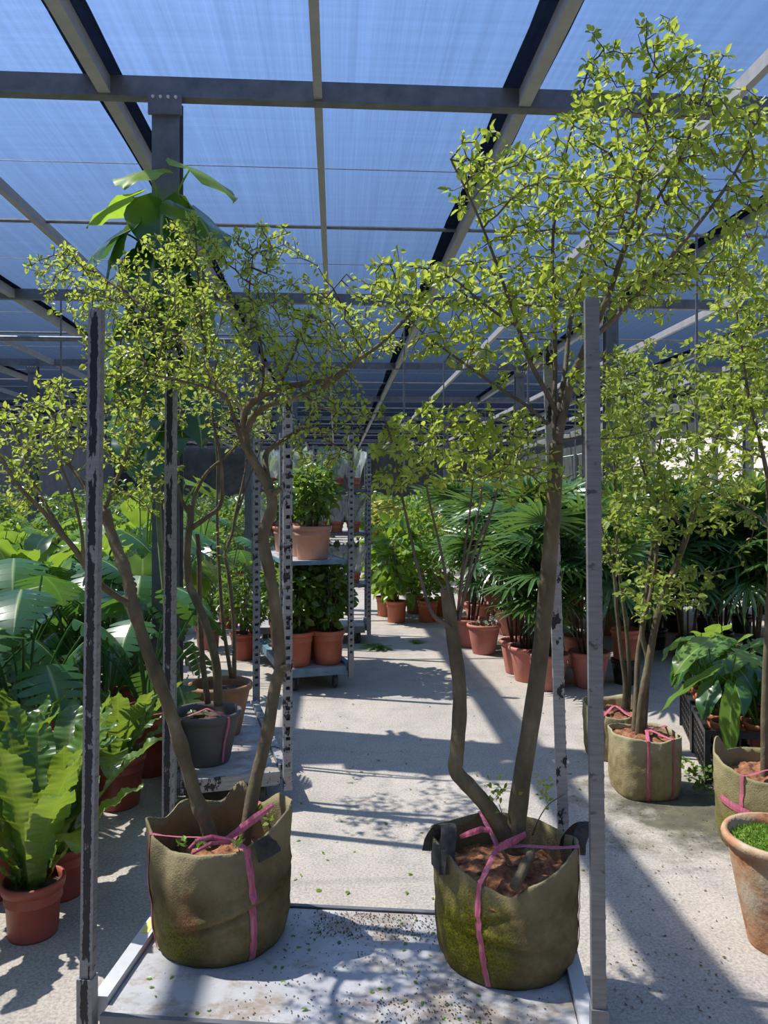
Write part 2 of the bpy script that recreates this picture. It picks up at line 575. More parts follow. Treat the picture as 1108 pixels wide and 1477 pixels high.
M['floor'] = mat_floor()
M['net'] = mat_net('blue_shade_net', 72.0, (0.03, 0.20))
M['net_dark'] = mat_net('doubled_shade_net', 330.0, (0.3, 0.75))
M['felt_left'] = mat_felt('mossy_felt_left', (-0.10, -0.185, 0.07), 0.10, rustspot=(-0.085, -0.19, 0.15))
M['felt_right'] = mat_felt('mossy_felt_right', (-0.15, -0.15, 0.13), 0.17, mosscol=((0.07, 0.07, 0.008), (0.24, 0.22, 0.015)))
M['felt_pale'] = mat_felt('pale_felt', (0, 0, 0.0), 0.05, ((0.15, 0.11, 0.045), (0.30, 0.245, 0.12), (0.38, 0.325, 0.18)), (0.40, 0.355, 0.22))
M['felt_olive'] = mat_felt('olive_felt', (-0.2, -0.05, 0.1), 0.12, ((0.10, 0.085, 0.03), (0.21, 0.18, 0.075), (0.30, 0.265, 0.13)), (0.32, 0.28, 0.15))
M['post_stripe'] = mat_post('post_black_stripe', (0.27, 0.27, 0.275), (0.018, 0.019, 0.025), 0.40, 0.42, 0.010)
M['post_grey'] = mat_post('post_grey', (0.20, 0.205, 0.21), (0.07, 0.065, 0.065), 0.60, 0.66, 0, (12, 12, 26))
M['post_white'] = mat_post('post_white_chipped', (0.38, 0.38, 0.38), (0.022, 0.022, 0.026), 0.55, 0.57, 0, (26, 26, 16))
M['post_steel'] = mat_post('post_dull_steel', (0.30, 0.31, 0.32), (0.05, 0.05, 0.05), 0.58, 0.62, 0, (26, 26, 16))
M['post_black'] = mat_post('post_black', (0.45, 0.45, 0.46), (0.02, 0.02, 0.024), 0.33, 0.36, 0, (40, 40, 30))
M['tray'] = mat_tray('dirty_metal_tray', 0.555)
M['tray_worn'] = mat_tray('worn_grey_tray', 0.56)
M['ribbon'] = mat_ribbon()
M['film'] = mat_film()

# ------------------------------------------------------------------ the setting
fl = MB()
nx, ny = 24, 36
fv, ff = [], []
for j in range(ny + 1):
    for i in range(nx + 1):
        fv.append((-16 + 30 * i / nx, -17 + 67 * j / ny, 0.0))
for j in range(ny):
    for i in range(nx):
        a = j * (nx + 1) + i
        ff.append((a, a + 1, a + nx + 2, a + nx + 1))
fl.add(fv, ff)
tag(fl.build('floor', M['floor']), 'worn sunlit grey concrete floor of the shade house', kind='structure')

ROOF = 4.40
roof = tag(empty('ceiling', (0, 0, ROOF)), 'blue shade net stretched over a steel beam frame', kind='structure')
BX = [-0.12 + 1.43 * k for k in range(-10, 9)]
CY = [-0.25 + 5.5 * k + 0.05 for k in range(0, 9)]
CY = [5.32 + 5.53 * k for k in range(-3, 8)]


def beam_profile(w, h, along, length):
    """closed rectangular steel section with a folded lip along its lower edges"""
    mb = MB()
    a0, a1 = -length / 2, length / 2
    segs = [(-w / 2, w / 2, -h / 2, h / 2), (-w / 2 - 0.004, w / 2 + 0.004, -h / 2 - 0.004, -h / 2 + 0.012)]
    for x0, x1, z0, z1 in segs:
        if along == 'y':
            mb.box(x0, x1, a0, a1, z0, z1)
        else:
            mb.box(a0, a1, x0, x1, z0, z1)
    return mb


long_me = beam_profile(0.075, 0.11, 'y', 61).mesh('rafter')
long_me2 = beam_profile(0.05, 0.10, 'y', 61).mesh('rafter_thin')
for k, x in enumerate(BX):
    link('roof_rafter', long_me if (k - 10) % 2 else long_me2, M['rafter'], roof, (x, 14.5, -0.085))
cross_me = beam_profile(0.08, 0.135, 'x', 29).mesh('crossbeam')
for y in CY:
    link('roof_crossbeam', cross_me, M['steel'], roof, (-1.5, y, -0.085 - 0.0))
pur = MB().tube([(-14.5, 0, 0), (14.5, 0, 0)], 0.02, 8).mesh('purlin')
for y in CY:
    link('roof_purlin', pur, M['steel'], roof, (-1.5, y + 2.76, -0.04))
wire = MB().tube([(-14.5, 0, 0), (14.5, 0, 0)], 0.004, 5).mesh('net_wire')
for y in CY:
    for q in (1.38, 4.14):
        link('net_wire', wire, M['steel'], roof, (-1.5, y + q, -0.012))

odd_x = [x for k, x in enumerate(BX) if (k - 10) % 2 != 0]
for x0, x1 in zip(odd_x[:-1], odd_x[1:]):
    mb = MB().box(x0 + 0.002, x1 - 0.002, -16, 45, 0.0, 0.012)
    mb.build('shade_net', M['net'], roof)
for x in odd_x:
    mb = MB()
    n = 74
    vv, fq = [], []
    for i in range(n + 1):
        y = -16 + 61 * i / n
        e = 0.012 * math.sin(i * 2.1) + 0.012 * math.sin(i * 0.77)
        xl, xr = x - 0.15 + e, x + 0.11 + e * 0.6
        vv += [(xl, y, -0.010), (xr, y, -0.010), (xl, y, -0.003), (xr, y, -0.003)]
    for i in range(n):
        a, b = 4 * i, 4 * i + 4
        fq += [(a, b, b + 1, a + 1), (a + 2, a + 3, b + 3, b + 2), (a, a + 2, b + 2, b), (a + 1, b + 1, b + 3, a + 3)]
    fq += [(0, 1, 3, 2), (4 * n, 4 * n + 2, 4 * n + 3, 4 * n + 1)]
    mb.add(vv, fq).build('net_overlap', M['net_dark'], roof)
rod = MB().tube([(0, 0, 0), (0, 0, -2.6)], 0.014, 6).mesh('hanger_rod')
for px, d in ((1005, 8.3), (88, 10.9), (762, 10.9), (1003, 13.5), (583, 12), (250, 16.4), (640, 16), (830, 22), (700, 22)):
    p = cw((px - 554) / F_PX * d, d)
    link('hanger_rod', rod, M['steel'], roof, (p[0], p[1], -0.02))
pipe = MB()
pipe.tube([(-15, 0, 0), (-1.3, 0, 0)], 0.035, 10)
pipe.tube([(-5.2, 0, 0), (-5.0, 0, 0)], 0.045, 10)
pipe.build('water_pipe', M['steel'], roof, loc=(0, 10.2, 3.58 - ROOF))

# steel posts (H-section) carrying the crossbeams
hp = MB()
W2 = 0.09
hp.box(-W2, W2, -0.075, -0.063, 0, ROOF - 0.16)
hp.box(-W2, W2, 0.063, 0.075, 0, ROOF - 0.16)
hp.box(-0.006, 0.006, -0.063, 0.063, 0, ROOF - 0.16)
hp_me = hp.mesh('post')
bp_me = MB().box(-0.14, 0.14, -0.13, 0.13, 0, 0.012).mesh('base_plate')
cp = MB().box(-0.11, 0.11, -0.1, -0.078, ROOF - 0.30, ROOF - 0.155)
cap_me = cp.mesh('cap_plate')
bolt_me = MB().tube([(0, 0, 0), (0, -0.014, 0)], 0.011, 6).mesh('bolt')


def make_post(x, y, label, group=None):
    r = tag(empty('steel_post', (x, y, 0)), label, 'post', group)
    link('shaft', hp_me, M['steel'], r)
    link('base_plate', bp_me, M['steel'], r)
    link('cap_plate', cap_me, M['steel'], r)
    for k in range(4):
        link('bolt', bolt_me, M['steel_light'], r, (-0.075 + 0.05 * k, -0.1, ROOF - 0.19))
    return r


make_post(-1.14, CY[3], 'grey steel post carrying the nearest crossbeam, overgrown by a heart-leaved climber')
for x in (-6.25, -1.17, 3.95, 9.05):
    for k in (4, 5, 6, 7):
        make_post(x, CY[k], 'plain grey steel post holding up the roof beams beyond the near bay', 'bare roof posts')

# walls round the shade house
wl = MB().box(-13.2, -13.0, -16, 46, 0, 4.6)
tag(wl.build('wall_left', M['greywall']), 'grey block wall along the far left edge', kind='structure')
wf = MB().box(-15, 13, 45.2, 45.4, 0, 4.6)
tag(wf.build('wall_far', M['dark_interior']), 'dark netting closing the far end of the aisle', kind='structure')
wb = MB().box(-15, 13, -16.4, -16.2, 0, 4.6)  # unseen near-end sheet, added to cut ambient light from behind the camera
tag(wb.build('wall_added_near', M['dark_interior']), 'dark netting closing the near end of the shade house', kind='structure')
wr = tag(empty('wall_right', (10.2, 20, 0)), 'cream clad building side beyond the right posts', kind='structure')
MB().box(0.03, 0.15, -16, 5.9, 0, 3.3).build('wall_core', M['whitewall'], wr)
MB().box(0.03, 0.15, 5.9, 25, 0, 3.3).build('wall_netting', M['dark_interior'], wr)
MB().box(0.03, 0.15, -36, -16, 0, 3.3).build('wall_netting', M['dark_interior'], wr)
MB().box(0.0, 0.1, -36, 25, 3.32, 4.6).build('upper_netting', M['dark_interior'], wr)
for z0 in (0.0, 1.1, 2.2):
    clad = MB().box(-0.02, 0.03, -1.95, 1.95, z0 + 0.02, z0 + 1.07)
    cme = clad.mesh('cladding')
    for k in range(5):
        link('cladding_panel', cme, M['whitewall'], wr, (0, -14 + 4 * k, 0))
pl = MB().box(-0.12, -0.02, -0.06, 0.06, 0, 3.3).mesh('pilaster')
for k in range(10):
    link('wall_stud', pl, M['steel'], wr, (0, -16 + 4 * k, 0))

# ------------------------------------------------------------------ nursery carts
def ladder_post(h, w=0.045, dp=0.03, step=0.05, r=0.012):
    mb = MB()
    mb.box(-w / 2, -w / 2 + r, -dp / 2, dp / 2, 0, h)
    mb.box(w / 2 - r, w / 2, -dp / 2, dp / 2, 0, h)
    mb.box(-w / 2 + r, w / 2 - r, dp / 2 - 0.004, dp / 2, 0, h)
    k = 0
    while 0.06 + k * step < h:
        z = 0.06 + k * step
        mb.box(-w / 2 + r, w / 2 - r, -dp / 2, dp / 2 - 0.004, z - 0.016, z + 0.016)
        k += 1
    return mb


def channel_post(h, w=0.034, dp=0.026):
    """folded steel post: flat front, open back, small hooks punched along one edge"""
    mb = MB()
    t = 0.004
    mb.box(-w / 2, w / 2, -dp / 2, -dp / 2 + t, 0, h)
    mb.box(-w / 2, -w / 2 + t, -dp / 2 + t, dp / 2, 0, h)
    mb.box(w / 2 - t, w / 2, -dp / 2 + t, dp / 2, 0, h)
    mb.box(-w / 2 + t, -w / 2 + 0.014, dp / 2 - t, dp / 2, 0, h)
    mb.box(w / 2 - 0.014, w / 2 - t, dp / 2 - t, dp / 2, 0, h)
    mb.box(-w / 2 + t, w / 2 - t, -dp / 2 + t, dp / 2 - t, h - 0.004, h)
    for k in range(int(h / 0.05)):
        z = 0.04 + 0.05 * k
        mb.box(w / 2, w / 2 + 0.0025, -0.006, 0.006, z, z + 0.009)
    return mb


def caster(parent, x, y, top):
    c = empty('caster', (x, y, 0), random.uniform(-0.6, 0.6), parent)
    mb = MB()
    for s in (-1, 1):
        mb.box(s * 0.024 - 0.002, s * 0.024 + 0.002, -0.022, 0.03, 0.04, top - 0.01)
    mb.box(-0.03, 0.03, -0.03, 0.034, top - 0.012, top)
    mb.build('fork', M['steel'], c)
    w = MB()
    prof = [(0.0, -0.018), (0.05, -0.018), (0.06, -0.012), (0.06, 0.012), (0.05, 0.018), (0.0, 0.018)]
    w.lathe(prof, 20, m=Matrix.Translation((0, 0, 0.0602)) @ Matrix.Rotation(R(90), 4, 'Y'))
    w.build('wheel', M['wheel'], c, smooth=False)
    return c


def make_cart(name_label, fl_cam, w, dp, ang, posts, tray_mat, rail_mat, tray_z=0.18, leans=None, shelves=(), post_fn=None, group=None, h=1.88, end_mat=None):
    """fl_cam: front-left corner (x right, d ahead); ang: clockwise turn seen from above"""
    a = ang + YAW
    ca, sa = math.cos(a), math.sin(a)
    flw = cw(*fl_cam)
    c = flw[:2] + np.array([ca * w / 2 + sa * dp / 2, -sa * w / 2 + ca * dp / 2])
    root = tag(empty('plant_cart', (c[0], c[1], 0), -a), name_label, 'cart', group)
    hx, hy = w / 2, dp / 2
    # tray: sheet between angle rails
    tb = MB().box(-hx + 0.045, hx - 0.045, -hy + 0.012, hy - 0.012, tray_z - 0.02, tray_z)
    tray = tb.build('tray', tray_mat, root)
    for s in (-1, 1):
        MB().box(min(s * hx, s * (hx - 0.042)), max(s * hx, s * (hx - 0.042)), -hy + 0.045, hy - 0.045, tray_z - 0.045, tray_z + 0.022).build('side_rail', rail_mat, root)
        MB().box(-hx + 0.045, hx - 0.045, s * hy - 0.008, s * hy + 0.008, tray_z - 0.06, tray_z + 0.006).build('end_rail', end_mat or rail_mat, root)
    for q in (-1, 0, 1):
        MB().box(-0.02 + q * w * 0.3, 0.02 + q * w * 0.3, -hy + 0.02, hy - 0.02, tray_z - 0.05, tray_z - 0.021).build('cross_member', M['steel'], root)
    k = 0
    for sy in (-1, 1):
        for sx in (-1, 1):
            x, y = sx * (hx - 0.005), sy * (hy - 0.005)
            MB().box(-0.021, 0.021, -0.018, 0.018, 0.09, tray_z + 0.10).build('post_socket', posts[k], root, loc=(x, y, 0))
            po = post_fn(h).build('post', posts[k], root, loc=(x, y, tray_z - 0.02))
            if leans:
                po.rotation_euler = (leans[k][1], leans[k][0], 0)
            caster(root, sx * (hx - 0.12), sy * (hy - 0.08), tray_z - 0.05)
            k += 1
    for z, mat in shelves:
        sh = MB().box(-hx + 0.03, hx - 0.03, -hy + 0.03, hy - 0.03, z - 0.012, z).build('shelf', M['tray_worn'], root)
        for s in (-1, 1):
            MB().box(-hx + 0.03, hx - 0.03, s * (hy - 0.028) - 0.006, s * (hy - 0.028) + 0.006, z - 0.03, z + 0.004).build('shelf_edge', mat, sh)
            MB().box(s * (hx - 0.03) - 0.006, s * (hx - 0.03) + 0.006, -hy + 0.03, hy - 0.03, z - 0.03, z + 0.004).build('shelf_edge', mat, sh)
    root['a'] = a
    return root


def on_cart(cart, x, y, z):
    a = cart['a']
    c = cart.location
    return (c.x + x * math.cos(a) + y * math.sin(a), c.y - x * math.sin(a) + y * math.cos(a), z)


TZ = 0.18
cartA = make_cart('big steel plant cart with chipped posts, carrying two bagged trees', (-0.79, 2.03), 1.335, 0.58, R(5.2),
                  [M['post_stripe'], M['post_grey'], M['post_stripe'], M['post_white']], M['tray'], M['steel_light'], TZ,
                  leans=[(0.014, 0), (-0.010, 0), (0.008, 0), (-0.030, 0)], post_fn=channel_post, end_mat=M['steel'])
MB().box(-0.012, 0.012, -0.045, 0.045, 0, 0.0012).build('tape_sticker', M['yellow_tape'], cartA, loc=(-0.6475, 0.1, TZ + 0.0222))
cartB = make_cart('worn white-grey plant cart holding two trees in round pots', (-1.017, 3.67), 0.565, 1.35, R(-16),
                  [M['post_steel'], M['post_white'], M['post_steel'], M['post_steel']], M['tray_worn'], M['post_white'], TZ, post_fn=ladder_post)
cartC = make_cart('blue-railed plant cart with a shelf of leafy potted shrubs', (-0.80, 6.02), 0.565, 1.35, R(-17.5),
                  [M['post_steel']] * 4, M['tray_worn'], M['bluepaint'], TZ, shelves=[(1.03, M['bluepaint'])], post_fn=ladder_post)
cartD = make_cart('plant cart of plastic-wrapped plants on shelves behind the blue-railed cart', (-1.35, 7.95), 1.2, 0.565, R(-4),
                  [M['post_steel']] * 4, M['tray_worn'], M['steel'], TZ, shelves=[(0.62, M['steel']), (1.16, M['steel']), (1.62, M['steel'])], post_fn=ladder_post)

# ------------------------------------------------------------------ leaf meshes
def curve_frame(pet, lean0, lean1, blade_bend, blade_len, blade0=None):
    """points of a petiole rising from the base, then the blade's midrib; angles from the vertical"""
    pts, n = [], 10
    p = np.array([0.0, 0.0])
    pts.append((p.copy(), lean0))
    for i in range(n):
        a = lean0 + (lean1 - lean0) * ((i + 0.5) / n) ** 1.5
        p = p + np.array([math.sin(a), math.cos(a)]) * pet / n
        pts.append((p.copy(), a))
    b0 = lean1 if blade0 is None else blade0

    def mid(t):
        m = 14
        q = p.copy()
        steps = max(1, int(m * t + 0.999))
        for i in range(steps):
            f = (i + 0.5) / steps * t
            a = b0 + blade_bend * f
            q = q + np.array([math.sin(a), math.cos(a)]) * blade_len * t / steps
        return q, b0 + blade_bend * t
    return pts, mid


def blade_fn(mid, Lb, wfn, fold, wave, wfreq, notch, corr=0.0, curl=0.0):
    def pt(t, v):
        back = notch * abs(v) ** 0.8 * max(0.0, 1 - t) ** 3
        q, a = mid(t)
        w = wfn(t)
        tx, tz = math.sin(a), math.cos(a)
        nx_, nz_ = -math.cos(a), math.sin(a)
        h = fold * abs(v) * w - curl * abs(v) ** 2 * w + wave * math.sin(wfreq * t * 6.283 + (1.3 if v > 0 else 0)) * abs(v) ** 1.5 + corr * math.cos(t * 48 * math.pi) * abs(v)
        return (q[0] + nx_ * h - tx * back * Lb, v * w, q[1] + nz_ * h - tz * back * Lb)
    return pt


def leaf_mesh(name, mat, Lb, wfn, pet=0.0, pr=0.005, lean0=0.2, lean1=0.8, blade0=None, bend=0.6, nl=10, nw=4,
              fold=0.15, wave=0.0, wfreq=3, notch=0.0, corr=0.0, slits=0, curl=0.0):
    mb = MB()
    pts, mid = curve_frame(max(pet, 1e-4), lean0, lean1, bend, Lb, blade0)
    pt = blade_fn(mid, Lb, wfn, fold, wave, wfreq, notch, corr, curl)
    if pet > 0.01:
        path = [(q[0], 0, q[1]) for q, _ in pts]
        mb.tube(path, [pr * (1.15 - 0.45 * i / 10) for i in range(11)], 5, False)
    if not slits:
        v, f, rib = [], [], []
        for i in range(nl + 1):
            for j in range(nw + 1):
                t, s = i / nl, -1 + 2 * j / nw
                v.append(pt(t, s))
                rib.append(1 - abs(s))
        for i in range(nl):
            for j in range(nw):
                a = i * (nw + 1) + j
                f.append((a, a + 1, a + nw + 2, a + nw + 1))
        mb.add(v, f, rib=rib)
    else:
        for s in (-1, 1):
            for k in range(slits):
                t0, t1 = k / slits, (k + 1) / slits
                vs = (0.0, 0.3, 0.62, 0.86, 1.0)
                v, f, rib = [], [], []
                for vv in vs:
                    g = 0.0 if vv < 0.25 else 0.24 * (vv - 0.2) / 0.8 + (0.10 if vv > 0.95 else 0)
                    sk = 0.10 * vv * (1 - 0.5 * (t0 + t1))
                    for u in (0, 0.5, 1):
                        tt = t0 + (t1 - t0) * (g + (1 - 2 * g) * u) + sk
                        v.append(pt(min(1, max(0, tt)), s * vv * (1 if u == 0.5 else (0.97 if vv > 0.9 else 1))))
                        rib.append(1 - vv)
                for i in range(len(vs) - 1):
                    for u in range(2):
                        a = i * 3 + u
                        f.append((a, a + 1, a + 4, a + 3) if s > 0 else (a, a + 3, a + 4, a + 1))
                mb.add(v, f, rib=rib)
    me = mb.mesh(name, True)
    me.materials.append(mat)
    return me


def heart_w(W):
    def f(t):
        if t < 0.28:
            return W * (0.30 + 0.70 * math.sin(math.pi / 2 * t / 0.28))
        return W * max(0.0, 1 - ((t - 0.28) / 0.72) ** 1.7)
    return f


def oval_w(W, p=0.8):
    return lambda t: W * max(0.0, math.sin(math.pi * (0.04 + 0.96 * t))) ** p


def strap_w(W):
    return lambda t: W * (0.22 + 0.78 * min(1, t * 1.9) ** 0.8) * (1 - max(0, (t - 0.7) / 0.3) ** 2.2)


def fan_leaf(name, mat, pet=0.3, Lf=0.3, nf=11, spread=R(205), lean0=0.25, lean1=0.8, tilt=1.35, droop=0.5, wf=0.016):
    mb = MB()
    pts, mid = curve_frame(pet, lean0, lean1, 0, 0.01)
    mb.tube([(q[0], 0, q[1]) for q, _ in pts], 0.003, 4, False)
    q = pts[-1][0]
    rnd = random.Random(len(name) * 7 + nf)
    for k in range(nf):
        th = -spread / 2 + spread * k / (nf - 1)
        ln = Lf * (1 - 0.22 * abs(th) / (spread / 2)) * rnd.uniform(0.9, 1.08)
        dr = droop * rnd.uniform(0.6, 1.3)
        v, f = [], []
        m = 4
        for i in range(m + 1):
            t = i / m
            w = wf * (0.45 + 1.0 * math.sin(math.pi * min(1, 0.15 + 0.8 * t)) ** 0.8) * (1 if i < m else 0.12)
            r = ln * (t - 0.08 * dr * t ** 3)
            u0, v0 = r * math.cos(th), r * math.sin(th)
            z0 = -dr * ln * t ** 2 * 0.55
            cx, cy = -math.sin(th) * w, math.cos(th) * w
            for s, hh in ((-1, 0.0), (0, -0.35 * w), (1, 0.0)):
                a, b, c = u0 + cx * s, v0 + cy * s, z0 + hh
                # blade plane: tilted forward
                X = a * math.sin(tilt) - c * math.cos(tilt)
                Z = a * math.cos(tilt) + c * math.sin(tilt)
                v.append((q[0] + X, b, q[1] + Z))
        for i in range(m):
            for j in range(2):
                a = i * 3 + j
                f.append((a, a + 1, a + 4, a + 3))
        mb.add(v, f)
    me = mb.mesh(name, False)
    me.materials.append(mat)
    return me


def cloud_mesh(name, Pn, Dn, Nn, Ln, Wn, mat, fold=0.25, droop=0.15):
    """many small leaves in one mesh; each is two folded halves"""
    n = len(Pn)
    D = Dn / np.linalg.norm(Dn, axis=1, keepdims=True)
    S = np.cross(Nn, D)
    S /= np.linalg.norm(S, axis=1, keepdims=True) + 1e-9
    Nv = np.cross(D, S)
    tpl = [(0, 0, 0), (0.30, 0.9, 1), (0.68, 0.72, 1), (1, 0, 0), (0.68, -0.72, 1), (0.30, -0.9, 1)]
    V = np.zeros((n, 6, 3))
    for k, (t, s, h) in enumerate(tpl):
        V[:, k] = Pn + D * (t * Ln)[:, None] + S * (s * Wn)[:, None] + Nv * (h * fold * Wn - droop * t * t * Ln)[:, None]
    me = bpy.data.meshes.new(name)
    me.vertices.add(n * 6)
    me.vertices.foreach_set('co', V.reshape(-1))
    idx = np.array([0, 1, 2, 3, 0, 3, 4, 5])
    loops = (np.arange(n)[:, None] * 6 + idx[None, :]).reshape(-1)
    me.loops.add(n * 8)
    me.loops.foreach_set('vertex_index', loops.astype(np.int32))
    me.polygons.add(n * 2)
    me.polygons.foreach_set('loop_start', (np.arange(n * 2) * 4).astype(np.int32))
    at = me.attributes.new('tint', 'FLOAT', 'POINT')
    at.data.foreach_set('value', np.repeat(rng.random(n), 6).astype(np.float32))
    me.update(calc_edges=True)
    me.materials.append(mat)
    return me


def rand_dirs(n, up=0.0):
    d = rng.normal(size=(n, 3))
    d[:, 2] += up
    return d / np.linalg.norm(d, axis=1, keepdims=True)


# ------------------------------------------------------------------ pots
def pot_mesh(name, mat, r, h, taper=0.76, lip=0.012, lip_h=0.035, roll=False, n=28, feet=False):
    rb = r * taper
    if roll:
        prof = [(0, 0), (rb * 0.96, 0), (rb, 0.012), (rb + (r - rb) * 0.55, h * 0.5), (r * 0.98, h - 0.05), (r * 0.985, h - 0.04),
                (r * 1.07, h - 0.032), (r * 1.10, h - 0.014), (r * 1.07, h), (r * 0.98, h), (r * 0.94, h - 0.03), (r * 0.9, h - 0.08)]
    else:
        prof = [(0, 0.0), (rb * 0.97, 0.0), (rb, 0.01), (r - lip, h - lip_h), (r, h - lip_h + 0.002), (r + 0.003, h - 0.004), (r, h),
                (r - 0.008, h), (r - 0.01, h - 0.02), (r * 0.93, h - 0.07)]
    me = MB().lathe(prof, n).mesh(name, True)
    me.materials.append(mat)
    return me


def soil_mesh(name, mat, r, z, bump_h=0.008, n=20):
    v, f = [(0, 0, z + bump_h)], []
    rings = 4
    for i in range(1, rings + 1):
        for k in range(n):
            a = 2 * math.pi * k / n
            rr = r * i / rings
            v.append((rr * math.cos(a), rr * math.sin(a), z + bump_h * (1 - (i / rings) ** 2) + random.uniform(-1, 1) * bump_h * 0.7 * (i < rings)))
    for k in range(n):
        f.append((0, 1 + k, 1 + (k + 1) % n))
    for i in range(rings - 1):
        for k in range(n):
            a, b = 1 + i * n + k, 1 + i * n + (k + 1) % n
            f.append((a, a + n, b + n, b))
    me = MB().add(v, f).mesh(name, True)
    me.materials.append(mat)
    return me


POTS = {}


def pot_kind(kind):
    if kind not in POTS:
        spec = {
            'nursery': ('terracotta', 0.125, 0.25, 0.8, False), 'red': ('redpot', 0.135, 0.25, 0.78, False),
            'redbig': ('redpot', 0.165, 0.36, 0.74, False), 'palm': ('palmpot', 0.155, 0.29, 0.72, True),
            'pale': ('palepot', 0.15, 0.26, 0.8, False), 'fern': ('redpot', 0.105, 0.195, 0.8, False),
            'small': ('terracotta', 0.075, 0.12, 0.78, False), 'black': ('blackplastic', 0.12, 0.2, 0.8, False),
            'grey': ('greypot', 0.165, 0.26, 0.72, True), 'brown': ('brownpot', 0.17, 0.29, 0.68, True),
            'clay': ('claypot', 0.175, 0.38, 0.62, True)}[kind]
        mt, r, h, tp, roll = spec
        me = pot_mesh('pot_' + kind, M[mt], r, h, tp, roll=roll, n=40 if kind in ('clay', 'fern', 'grey') else 26)
        so = soil_mesh('soil_' + kind, M['darksoil'], r * 0.93, h - (0.05 if roll else 0.035))
        POTS[kind] = (me, so, r, h)
    return POTS[kind]


def potted(name, label, cat, kind, loc=(0, 0, 0), rz=0.0, group=None, s=1.0):
    me, so, r, h = pot_kind(kind)
    root = tag(empty(name, loc, rz), label, cat, group)
    root.scale = (s, s, s)
    link('pot', me, None, root)
    link('soil', so, None, root)
    return root, h - 0.04


def put_leaf(me, root, z, az, scale, lean=0.0, off=0.0, name='leaf'):
    o = link(name, me, None, root)
    o.matrix_local = Matrix.Translation((off * math.cos(az), off * math.sin(az), z)) @ Matrix.Rotation(az, 4, 'Z') @ Matrix.Rotation(lean, 4, 'Y') @ Matrix.Diagonal((scale, scale, scale, 1))
    return o


# ------------------------------------------------------------------ bags
def grow_bag(root, mat, Rb, h, rim, soil_z, crease=None, soil_mat='soil', seed=1, seam=None, box=0.0):
    """open felt sack with a slumped, uneven rim. rim: list of (degrees, rise, inward pull)"""
    rim = sorted((d % 360, a, b) for d, a, b in rim)

    def rimv(th):
        d = math.degrees(th) % 360
        for i in range(len(rim)):
            d0, a0, b0 = rim[i]
            d1, a1, b1 = rim[(i + 1) % len(rim)]
            if i == len(rim) - 1:
                d1 += 360
                dd = d if d >= d0 else d + 360
            else:
                dd = d
            if d0 <= dd <= d1:
                f = (dd - d0) / (d1 - d0 + 1e-9)
                f = f * f * (3 - 2 * f)
                return a0 + (a1 - a0) * f, b0 + (b1 - b0) * f
        return rim[0][1], rim[0][2]

    nt_, nz_ = 112, 34

    def outer(th, s):
        dz, pull = rimv(th)
        z = s * h + dz * s ** 2.5
        r = Rb * (0.90 + 0.10 * min(1, s / 0.22) ** 0.6 if s < 0.22 else 1.0 + 0.02 * math.sin((s - 0.22) * 2.6))
        if box:
            c, sn = abs(math.cos(th)), abs(math.sin(th))
            k = 1 / ((c ** 5 + sn ** 5) ** 0.2)
            r *= 1 + box * (k - 1)
        r -= pull * max(0, s - 0.45) ** 1.6 * 2.6
        nv = mnoise.noise(Vector((math.cos(th) * 2.2 + seed, math.sin(th) * 2.2, z * 6)))
        r += 0.012 * nv * (0.3 + 0.7 * s) + 0.004 * mnoise.noise(Vector((math.cos(th) * 8, math.sin(th) * 8 + seed, z * 24)))
        if crease:
            for zc, tilt, depth, th0, wth in crease:
                da = math.atan2(math.sin(th - th0), math.cos(th - th0))
                zz = zc + tilt * da
                fade = math.exp(-(da / wth) ** 4)
                r -= depth * fade * math.exp(-((z - zz) / 0.007) ** 2)
                r += depth * 0.55 * fade * math.exp(-((z - zz - 0.022) / 0.014) ** 2)
        if seam is not None:
            for s0 in seam:
                da = math.atan2(math.sin(th - s0), math.cos(th - s0))
                r += 0.006 * math.exp(-(da / 0.035) ** 2)
        return r, z

    v, f = [], []
    for i in range(nz_ + 1):
        s = i / nz_
        for k in range(nt_):
            th = 2 * math.pi * k / nt_
            r, z = outer(th, s)
            v.append((r * math.cos(th), r * math.sin(th), z))
    inner_rows = 6
    for i in range(inner_rows + 1):
        for k in range(nt_):
            th = 2 * math.pi * k / nt_
            s = 1 - i / inner_rows * 0.42
            r, z = outer(th, s)
            r -= 0.006
            v.append((r * math.cos(th), r * math.sin(th), z - (0.001 if i else -0.002)))
    rows = nz_ + inner_rows + 2
    for i in range(rows - 1):
        for k in range(nt_):
            k2 = (k + 1) % nt_
            f.append((i * nt_ + k, i * nt_ + k2, (i + 1) * nt_ + k2, (i + 1) * nt_ + k))
    f.append(tuple(reversed(range(nt_))))
    bag = MB().add(v, f).build('grow_bag', mat, root, True)
    # soil heap
    sv, sf = [], []
    rings, ns = 26, 96
    sv.append((0, 0, soil_z + 0.03))
    for i in range(1, rings + 1):
        for k in range(ns):
            th = 2 * math.pi * k / ns
            r0, _ = outer(th, min(0.95, soil_z / h))
            rr = (r0 - 0.004) * i / rings
            lump = 0.016 * mnoise.noise(Vector((rr * math.cos(th) * 22, rr * math.sin(th) * 22, seed))) + 0.010 * mnoise.noise(Vector((rr * math.cos(th) * 70, rr * math.sin(th) * 70, seed)))
            sv.append((rr * math.cos(th), rr * math.sin(th), soil_z + 0.03 * (1 - (i / rings) ** 2) + lump))
    for k in range(ns):
        sf.append((0, 1 + k, 1 + (k + 1) % ns))
    for i in range(rings - 1):
        for k in range(ns):
            a, b = 1 + i * ns + k, 1 + i * ns + (k + 1) % ns
            sf.append((a, a + ns, b + ns, b))
    MB().add(sv, sf).build('soil', M[soil_mat], root, True)
    return bag, outer


